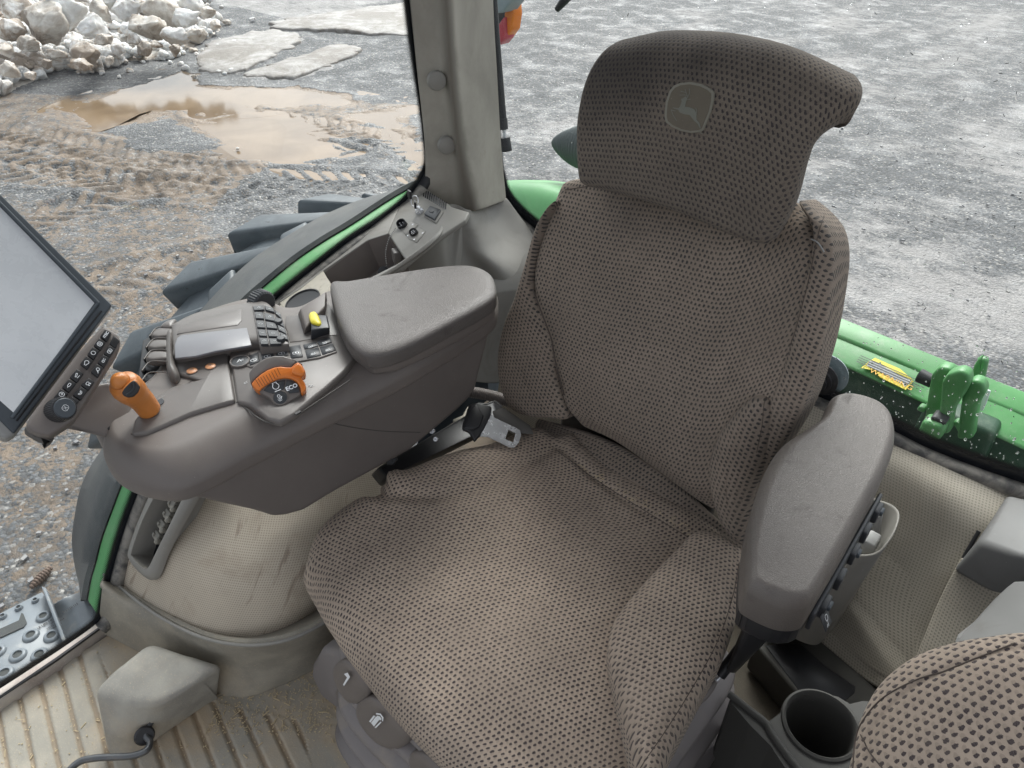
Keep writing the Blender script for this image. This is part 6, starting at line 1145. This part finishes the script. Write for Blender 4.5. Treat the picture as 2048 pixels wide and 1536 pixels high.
    rowb = plate('button_row', [(487,712),(520,699),(552,694),(600,686),(640,680),(662,673),(674,703),(640,715),(600,722),(540,730),(500,734),(484,726)], bz, .006, 'con2', .0015)
    bt = [((494,713),(516,703),(519,722),(500,730)), ((521,703),(544,698),(549,715),(525,722)), ((550,697),(572,693),(577,709),(553,716)), ((577,693),(600,689),(606,713),(582,716)), ((606,689),(632,683),(636,692),(609,698)), ((634,682),(660,674),(664,684),(638,692)), ((610,700),(637,694),(642,710),(614,716)), ((639,694),(665,686),(672,700),(645,709))]
    sym = ['1', '2', '3', '4', None, None, None, None]
    for q, s_ in zip(bt, sym):
        b_ = slab('button', [Z(u, v, bz+.0015) for u, v in q], (0, 0, -.003), M['key'], rowb, .0008, 1); c = A_(q).mean(0); f = Fr(Z(c[0], c[1]+3, bz+.0018), Z(q[1][0], q[1][1])-Z(q[0][0], q[0][1]), (0, 0, 1)); mb = MB()
        if s_: strokes(mb, f, [rrect(0, 0, .0095, .0068)], .0007, 0); mb.build('button_frame', M['white'], b_, smooth=False); text('button_digit', s_, f, .0065, M['white'], b_, h=.0002, bold=.0001)
        else: strokes(mb, f, [circ(-.001, .001, .0018, 7), [(-.004, -.002), (.003, -.002)], [(.002, .002), (.0045, .0028)], [(.001, -.002), (.003, 0), (.004, -.002)]], .0006, 0); mb.build('button_icon', M['white'], b_, smooth=False)
    c = Z(480, 723, bz); lathe('round_button_ring', [(.0165, -.003), (.0165, .0015), (.0155, .0026), (.0140, .0026), (.0132, .0006)], c, (.05, -.05, 1), M['con2'], t, 48); rb_ = lathe('round_button', [(.0132, -.002), (.0130, .0012), (.011, .0016), (0, .0012)], c, (.05, -.05, 1), M['key'], t, 48)
    f = Fr(c+A_([0, 0, .002]), Z(520, 714)-Z(480, 723), (.05, -.05, 1)); mb = MB(); strokes(mb, f, [[(-.005, -.003), (0, .004), (.002, -.003)], [(-.003, -.0015), (.003, 0)], [(.003, .002), (.006, .002)], [(.003, -.001), (.006, -.001)]], .0008, 0); mb.build('button_icon', M['white'], rb_, smooth=False)
    # amber buttons
    for u, v in ((384, 742), (421, 733)):
        c = Z(u, v, .0045); lathe('button_well', [(.0098, .0002), (.0094, .0008), (.0086, .0004)], c, (0, 0, 1), M['con'], t, 32); o_ = lathe('amber_button', [(.0084, -.002), (.0082, .0014), (.006, .0024), (0, .0028)], c, (0, 0, 1), M['peach'], t, 32)
        f = Fr(c+A_([0, 0, .0030]), Z(u+20, v-5)-Z(u, v), (0, 0, 1)); mb = MB(); strokes(mb, f, [[(-.003, 0), (.003, 0)], [(0, -.002), (0, .0025)], [(-.002, .002), (.002, .002)]], .0006, 0); mb.build('button_icon', M['ledge'], o_, smooth=False)
    # tilted dial facing the driver
    dn = unit(unit(CAM-Z(562, 770))*.8+A_([.05, -.05, .55])); d0 = Z(565, 775, .021)
    def D(u, v, h=0.): return PP(u, v, d0+dn*h, dn)
    def dk(x, y): return (420+x/6.827, 680+y/6.827)
    arc_o = [(560,600),(620,530),(700,460),(790,405),(880,372),(960,358),(1040,370),(1110,370),(1150,330),(1185,305),(1215,305),(1265,350),(1305,430),(1295,475),(1240,505),(1290,570),(1312,640),(1300,690),(1245,735)]
    arc_i = [(1240,700),(1225,630),(1180,560),(1110,525),(1020,512),(930,525),(840,565),(760,615),(700,660),(668,700),(620,670)]
    hood_o = [(530,440),(580,370),(660,300),(760,240),(880,212),(1000,215),(1110,245),(1200,290),(1270,330)]; hood_i = [(1185,305),(1120,370),(1040,372),(960,360),(880,374),(790,407),(700,462),(620,532),(555,600),(540,520)]
    slab('dial_hood', [D(*dk(*q), .001) for q in hood_o+hood_i], -dn*.030, M['con2'], t, .0025, 3)
    dl = slab('speed_dial', [D(*dk(*q), .006) for q in arc_o+arc_i], -dn*.022, M['orange2'], t, .0022, 3)
    slab('dial_thumb_tab', [D(*dk(*q), .0135) for q in ((1115,400),(1150,350),(1190,312),(1215,312),(1260,355),(1295,430),(1285,470),(1240,490),(1160,470),(1110,450))], -dn*.012, M['orange2'], dl, .003, 3)
    mb = MB(); f0 = Fr(D(*dk(1000, 800), .0063), D(*dk(1200, 800))-D(*dk(1000, 800)), dn)
    for i in range(9):
        tt = i/8; x0, y0 = 620+tt*300, 520-tt*150+20*math.sin(tt*3); p1 = D(*dk(x0-5, y0+10), .0063); p2 = D(*dk(x0+62-tt*20, y0+118-tt*10), .0063); e = unit(p2-p1); s2 = unit(np.cross(dn, e))*.0004; mb.add([p1-s2, p2-s2, p2+s2, p1+s2], [[0, 1, 2, 3]])
    mb.build('grip_lines', simple('dial_groove', (.16, .05, .015), .6), dl, smooth=False)
    slab('dial_plate', [D(*dk(*q), .002) for q in ((668,705),(720,650),(800,590),(900,540),(1020,520),(1120,535),(1190,590),(1228,660),(1240,735),(1180,780),(1080,840),(1020,880),(940,885),(870,860),(840,820),(800,780))], -dn*.030, M['con'], t, .0015, 2)
    for q in ([(730,685),(790,620),(880,565),(1030,540),(1005,668),(950,695),(880,735),(800,715)], [(1045,542),(1120,550),(1190,600),(1225,710),(1085,728),(1062,700),(1018,672)]): slab('dial_key', [D(*dk(*p), .0034) for p in q], -dn*.003, M['key'], t, .0008, 1)
    lathe('round_key_ring', [(.0122, -.002), (.0122, .0012), (.0112, .0020), (.0102, .001)], D(*dk(960, 790), .0015), dn, M['con2'], t, 40); lathe('round_key', [(.0104, -.002), (.0102, .0014), (.0085, .0020), (0, .0018)], D(*dk(960, 790), .0015), dn, M['key'], t, 40)
    f = Fr(D(*dk(1115, 645), .0036), D(*dk(1165, 625))-D(*dk(1065, 668)), dn); text('eco_lettering', 'ECO', f, .0092, M['white'], t, h=.0002, bold=.0003)
    mb = MB(); f = Fr(D(*dk(898, 632), .0036), D(*dk(1165, 625))-D(*dk(1065, 668)), dn); strokes(mb, f, [circ(0, 0, .0048, 12, -240, 60), [(-.003, .0042), (-.003, .0062), (.003, .0062), (.003, .0042)]], .0009, .0002)
    strokes(mb, f, [[(-.0045, -.0078), (.0045, -.0078)]], .0013, .0002)
    f = Fr(D(*dk(950, 790), .0036), D(*dk(1165, 625))-D(*dk(1065, 668)), dn); strokes(mb, f, [circ(0, .0032, .0021, 10), [(-.003, -.001), (0, -.001), (.004, .001), (.002, -.0022), (-.003, -.0036)], [(-.002, -.0052), (.002, -.0045)]], .0007, .0002); mb.build('dial_icons', M['white'], t, smooth=False)
    mb = MB(); f = Fr(Z(491, 766, .0055), Z(520, 755)-Z(491, 766), (0, 0, 1)); strokes(mb, f, [circ(0, 0, .002, 7, 20, 240), [(-.002, -.002), (.003, -.001)], [(.002, .002), (.004, .003)]], .0008, .0003); f = Fr(Z(621, 772, .0055), Z(650, 762)-Z(621, 772), (0, 0, 1)); strokes(mb, f, [[(-.002, -.003), (.001, 0), (-.001, .004)], [(.001, 0), (.004, .001)], [(0, -.002), (.004, -.003)], [(-.003, .001), (-.001, .003)]], .0012, .0003); mb.build('speed_symbols', M['grey'], t, smooth=False)
    # armrest lid
    lz = .792
    ll = [(662,572),(700,566),(780,553),(860,541),(920,536),(955,540),(982,555),(992,578),(990,600),(960,622),(900,654),(840,686),(795,706),(758,716),(728,714),(705,698),(688,672),(672,630)]
    pad_ = pillow('armrest_lid', [P(u, v, 'z', lz) for u, v in ll], M['leath2'], t, H=.012, Tk=.022, rb=.004, N=160, K=20, pw=2.8, s0=.45, spine=[P(u, v, 'z', lz) for u, v in ((725,640),(800,620),(930,580))], label='grained vinyl armrest lid with scuff marks')
    slab('lid_tray', [P(u, v, 'z', lz-.022) for u, v in ((665,582),(760,565),(920,548),(968,560),(990,590),(990,612),(930,650),(850,690),(790,716),(745,722),(712,706),(690,680))], (0, 0, -.03), M['con'], t, .006, 3)
    # switch housing with the yellow tab, and the folded cover beside it
    plate('pocket_floor', [(572,632),(600,628),(655,606),(668,625),(688,668),(650,672),(600,682),(580,684),(570,650)], .006, .008, 'con2', .001)
    hexa('switch_fin', [Z(595,628,.006), Z(607,670,.006), Z(648,650,.006), Z(655,600,.006), Z(600,617,.030), Z(612,655,.022), Z(650,612,.032), Z(652,582,.036)], M['con'], t, .003, 2)
    y = hexa('switch_cup', [Z(622,682,.004), Z(660,668,.004), Z(656,640,.004), Z(622,640,.004), Z(622,660,.026), Z(660,655,.026), Z(654,630,.026), Z(622,627,.026)], M['key'], t, .003, 2)
    pillow('yellow_tab', [Z(u, v, .028) for u, v in ((618,632),(622,625),(630,624),(637,632),(642,645),(638,650),(628,648),(621,644))], M['yellow'], t, n=(.1, -.3, 1), H=.005, Tk=.012, rb=.002, N=40, K=8)
    # five hydraulic lever paddles
    for i, (u, v) in enumerate(((325, 664), (318, 687), (314, 710), (310, 733), (308, 755))):
        zz = hz+.004; w = [(u-25,v+6),(u-20,v-6),(u-6,v-10),(u+12,v-10),(u+24,v-8),(u+24,v+6),(u+8,v+7),(u-10,v+9)]
        dark = i > 2
        lv = slab('lever_paddle', [P(a_, b_, 'z', zz-(.022 if dark else 0)) for a_, b_ in w], (0, 0, -.016), M['black' if dark else 'con2'], t, .005, 3)
        tube('paddle_rim', [P(a_, b_, 'z', zz+.0005) for a_, b_ in ((u-26,v+8),(u-14,v-7),(u,v-11),(u+26,v-10))], .0009, M['con2'], lv, 20, 8)
        tube('paddle_stem', [P(u-22, v+5, 'z', zz-.008), P(u-24, v+9, 'z', zz-.02), P(u-20, v+12, 'z', zz-.04)], .003, M['black'], lv, 12, 8)
    pillow('hood_corner', [P(u, v, 'z', hz+.002) for u, v in ((322,655),(332,645),(352,640),(348,652),(340,658))], M['con2'], t, H=.006, Tk=.02, rb=.003, N=40, K=8)
    slab('lever_bay', [P(u, v, 'z', hz-.024) for u, v in ((285,680),(330,655),(352,660),(350,735),(345,765),(300,785),(275,760))], (0, 0, -.02), M['black'], t, .003, 2)
    pillow('bay_edge', [P(u, v, 'z', hz-.004) for u, v in ((334,668),(344,660),(351,668),(347,700),(350,725),(358,748),(350,758),(338,752),(333,735),(331,700))], M['con2'], t, H=.010, Tk=.04, rb=.004, N=60, K=8, spine=[P(343,675,'z',hz), P(344,740,'z',hz)])
    # orange lever
    def LZ(u, v, z_): return P(u, v, 'z', z_)
    base = LZ(296, 812, .775); top = LZ(247, 768, .835)
    o_ = T('throttle_lever', 'orange hand lever with black thumb switch at the front of the console', 'lever', tuple(base))
    pts = [base-A_([0, 0, .008]), base+(top-base)*.25, base+(top-base)*.55, base+(top-base)*.8, top, top+(top-base)*.12]
    V, F, U = tubev(cr(pts, 40), [.0165, .0172, .0185, .0215, .0225, .0205, .012], 40, 30); mk('lever_grip', V, F, M['orange'], o_)
    V, F = lathev([(.014, -.004), (.013, .004), (.0085, .010), (0, .0125)], top+(top-base)*.12, top-base, 30); mk('grip_end', V, F, M['orange'], o_)
    sn_ = unit(CAM-top); s0 = top+sn_*.022-(top-base)*.05
    def Q(u, v, h=0.): return PP(u, v, s0+sn_*h, sn_)
    slab('switch_recess', [Q(u, v) for u, v in ((240,786),(246,776),(258,764),(270,758),(276,762),(282,772),(280,785),(270,796),(255,798),(246,794))], -sn_*.006, M['orange'], o_, .003, 3)
    slab('thumb_switch', [Q(u, v, .0012) for u, v in ((243,786),(249,776),(260,765),(268,760),(274,765),(281,774),(277,785),(268,794),(256,796),(247,792))], -sn_*.005, M['black'], o_, .002, 2)
    tube('switch_ridge', [Q(u, v, .002) for u, v in ((252,790),(262,783),(267,775),(266,764))], .0012, M['key'], o_, 16, 6)
    slab('lever_slot', [Z(u, v, .0052) for u, v in ((300,812),(322,796),(328,800),(326,806),(312,815),(300,822))], (0, 0, -.003), M['fritb'], t, .0, 1)
    mb = MB(); strokes(mb, Fr(Z(324, 793, .0055), (1, 0, 0), (0, 0, 1)), [[(0, 0), (.001, .004)]], .0009, 0); strokes(mb, Fr(Z(287, 828, .0055), (1, 0, 0), (0, 0, 1)), [[(0, 0), (.003, -.001)]], .0009, 0); mb.build('slot_marks', M['ledge'], t, smooth=False)
    # side label by the lever
    q = [P(u, v, 'z', .755) for u, v in ((212,855),(215,835),(226,815),(240,803),(243,812),(236,835),(222,862))]; n_ = unit(np.cross(q[2]-q[0], q[4]-q[0])); n_ = n_ if n_[2] > 0 else -n_
    lab = slab('side_label', q, (0, 0, -.02), M['black'], t, .001, 1); mb = MB(); f = Fr(P(229, 823, 'z', .7555), P(238, 808, 'z', .7555)-P(229, 823, 'z', .7555), (0, 0, 1)); strokes(mb, f, [rrect(0, .003, .007, .003), rrect(0, -.002, .007, .003)], .0006, 0)
    f = Fr(P(226, 845, 'z', .7555), f.x, (0, 0, 1)); strokes(mb, f, [rrect(.001, 0, .010, .004), [(-.004, 0), (-.008, 0)], rrect(0, .007, .007, .004)], .0007, 0); mb.build('label_icons', M['white'], lab, smooth=False)
    # stained drip and small seam on the side
    tube('side_seam', [S(u, v, .0002) for u, v in ((560,852),(620,832),(680,850),(760,862),(840,865))], .0008, M['drk'], t, 30, 6)
    tube('cover_seam', [P(u, v, 'z', .757) for u, v in ((262,868),(300,868),(345,846),(400,824),(470,806),(480,808),(520,838),(548,846),(580,838),(640,800),(700,760))], .0011, M['drk'], t, 70, 6)
    plate('drip_stain', [(588,826),(600,820),(602,823),(592,829)], .0062, .002, 'black', 0)
console()
def monitor():
    t = T('display_monitor', 'large dark framed display monitor with a blank grey screen at the left edge', 'monitor', tuple(PD(60, 640, 1.0)))
    p0 = PD(190, 605, 1.08); n = unit(unit(CAM-p0)*.85+A_([.30, .55, .75])*.38)
    def E(u, v, h=0.): return PP(u, v, p0+n*h, n)
    bz = [(225,610),(0,384),(-140,243),(-330,470),(-90,905),(0,886),(44,866)]
    bz = [(225,610),(0,386),(-200,186),(-420,420),(-180,660),(28,868)]
    slab('rear_case', [E(u, v, -.006) for u, v in ((226,612),(0,388),(-200,190),(-424,430),(-190,665),(-10,862),(10,880),(30,872))], -n*.045, M['ledge'], t, .006, 3)
    slab('bezel', [E(*q) for q in bz], -n*.018, M['bez'], t, .003, 3)
    sc = [(189,606),(0,414),(-190,222),(-392,430),(-170,650),(28,826)]
    slab('screen', [E(u, v, .0006) for u, v in sc], -n*.003, M['screen'], t, 0, 1)
    # raised inner bevel strips
    for a, b in (((196,606),(-190,214)), ((196,606),(24,836))):
        tube('bezel_lip', [E(*a, .001), E((a[0]+b[0])/2, (a[1]+b[1])/2, .001), E(*b, .001)], .0028, M['bez'], t, 10, 8)
    tube('bezel_groove', [E(203,622,.0005), E(115,735,.0005), E(33,842,.0005)], .0012, M['black'], t, 10, 6)
    k = T('monitor_keypad', 'tilted grey keypad of black buttons with a round knob below the monitor', 'keypad', tuple(PD(150, 760, 1.0)))
    q0 = PD(150, 760, 1.02); m_ = unit(unit(CAM-q0)*.8+A_([.2, .3, .8])*.5)
    def H(u, v, h=0.): return PP(u, v, q0+m_*h, m_)
    slab('keypad_body', [H(u, v) for u, v in ((203,652),(212,652),(236,668),(243,682),(238,700),(200,760),(160,822),(146,842),(118,860),(100,872),(72,866),(50,852),(60,832),(110,765),(160,700))], -m_*.030, M['con'], k, .005, 3)
    slab('keypad_underside', [H(u, v, -.02) for u, v in ((50,850),(72,868),(100,876),(112,868),(100,886),(78,880),(48,862))], -m_*.02, M['drk'], k, .004, 2)
    def kk(x, y): return (60+x/6.98, 640+y/6.98)
    B = [((1050,125),(1140,175),(1075,300),(980,225),'iTEC'), ((965,250),(1055,310),(985,425),(890,350),'sq'), ((875,370),(970,430),(890,555),(800,480),'ci'), ((785,500),(885,565),(800,690),(700,610),'en'), ((1170,215),(1255,290),(1195,395),(1110,330),''), ((1110,345),(1195,400),(1115,525),(1030,465),'bx'), ((1020,475),(1115,530),(1040,665),(945,595),'st'), ((930,605),(1030,665),(950,800),(850,725),'pn'),
         ((655,680),(750,745),(655,875),(555,795),'di'), ((540,820),(645,885),(545,1010),(445,935),'cy'), ((430,955),(535,1020),(480,1090),(330,1085),'ar'), ((815,805),(905,860),(815,985),(710,905),'cb'), ((710,925),(805,985),(705,1120),(600,1045),'ph'), ((580,1060),(690,1130),(600,1230),(545,1100),'')]
    xd = H(*kk(1140, 175))-H(*kk(1050, 125))
    up = H(*kk(1050,125))-H(*kk(980,225)); 
    for a, b, c, d, s_ in B:
        o_ = slab('button', [H(*kk(*p), .0055) for p in (a, b, c, d)], -m_*.008, M['black'], k, .001, 2)
        cx = A_([a, b, c, d], float).mean(0); f = Fr(H(*kk(*cx), .0059), up, m_); f.x = f.x*.74; f.y = f.y*.74; mb = MB()
        if s_ == 'iTEC': text('itec_lettering', 'iTEC', f, .0068, M['white'], o_, h=.0001, bold=.0002); continue
        if s_ == '': continue
        L = {'sq': [rrect(0, 0, .008, .008), circ(0, 0, .002, 8)], 'ci': [circ(0, 0, .0036, 14)], 'en': [circ(0, 0, .0036, 12, -150, 150), [(-.003, .002), (-.006, .0015), (-.006, -.0015), (-.003, -.002)]], 'bx': [rrect(0, 0, .009, .006), circ(0, 0, .0015, 6)], 'st': [circ(-.002, 0, .002, 8), [(.001, .002), (.004, .002)], [(.001, -.001), (.004, -.001)]], 'pn': [circ(.002, .0, .0028, 10), [(-.001, -.002), (-.005, -.004)], [(-.001, 0), (-.004, -.004)]],
             'di': [[(-.004, .001), (.003, .003), (.004, .001), (-.003, -.001), (-.004, .001)], [(-.004, -.003), (.002, -.004)]], 'cy': [rrect(.001, 0, .007, .0035), [(-.003, 0), (-.005, 0)]], 'ar': [circ(0, 0, .0042, 14), [(-.002, 0), (.002, 0)], [(0, .002), (.002, 0), (0, -.002)]], 'cb': [rrect(0, .001, .006, .004), circ(-.002, -.003, .0008, 6), circ(.002, -.003, .0008, 6)], 'ph': [[(-.004, .002), (-.003, -.001), (0, -.002), (.003, -.001), (.004, .002), (.002, .002), (.001, 0), (-.001, 0), (-.002, .002), (-.004, .002)]]}[s_]
        strokes(mb, f, L, .00085, 0); mb.build('button_icon', M['white'], o_, smooth=False)
    c = H(*kk(430, 1250), .010); ax = unit(m_+xd*0); ax = unit(unit(CAM-c)*.4+m_*.6+unit(xd)*.25+unit(up)*.1)
    kb = lathe('knob', [(.0165, -.016), (.0165, .004), (.0155, .014), (.0145, .016), (.0132, .0165)], c, ax, M['black'], k, 72, rib=36, ribd=.02); lathe('knob_cap', [(.0134, .013), (.0134, .0168), (.0122, .0182), (0, .0184)], c, ax, M['bez'], k, 48)
    f = Fr(c+ax*.0188, up, ax); f.x = f.x*.7; f.y = f.y*.7; mb = MB(); strokes(mb, f, [rrect(0, 0, .011, .010), [(-.0025, -.003), (.0025, .003)], [(-.0025, .003), (.0025, -.003)]], .0007, 0); mb.build('knob_icon', M['white'], k, smooth=False)
    a = T('support_arm', 'thick dark grey support arm joining the keypad to the console', 'arm', tuple(P(190, 830, 'z', .7)))
    bev('arm_body', [PD(178,770,1.10), PD(215,766,1.12), PD(270,780,1.16), PD(262,850,1.12), PD(214,876,1.10), PD(160,862,1.08), PD(125,856,1.06), PD(178,770,1.20), PD(215,766,1.22), PD(270,780,1.24), PD(262,850,1.2), PD(214,876,1.2), PD(160,862,1.2), PD(125,856,1.2)], [list(range(7)), list(range(13, 6, -1))]+[[i, (i+1) % 7, 7+(i+1) % 7, 7+i] for i in range(7)], M['con'], a, .006, 3)
monitor()
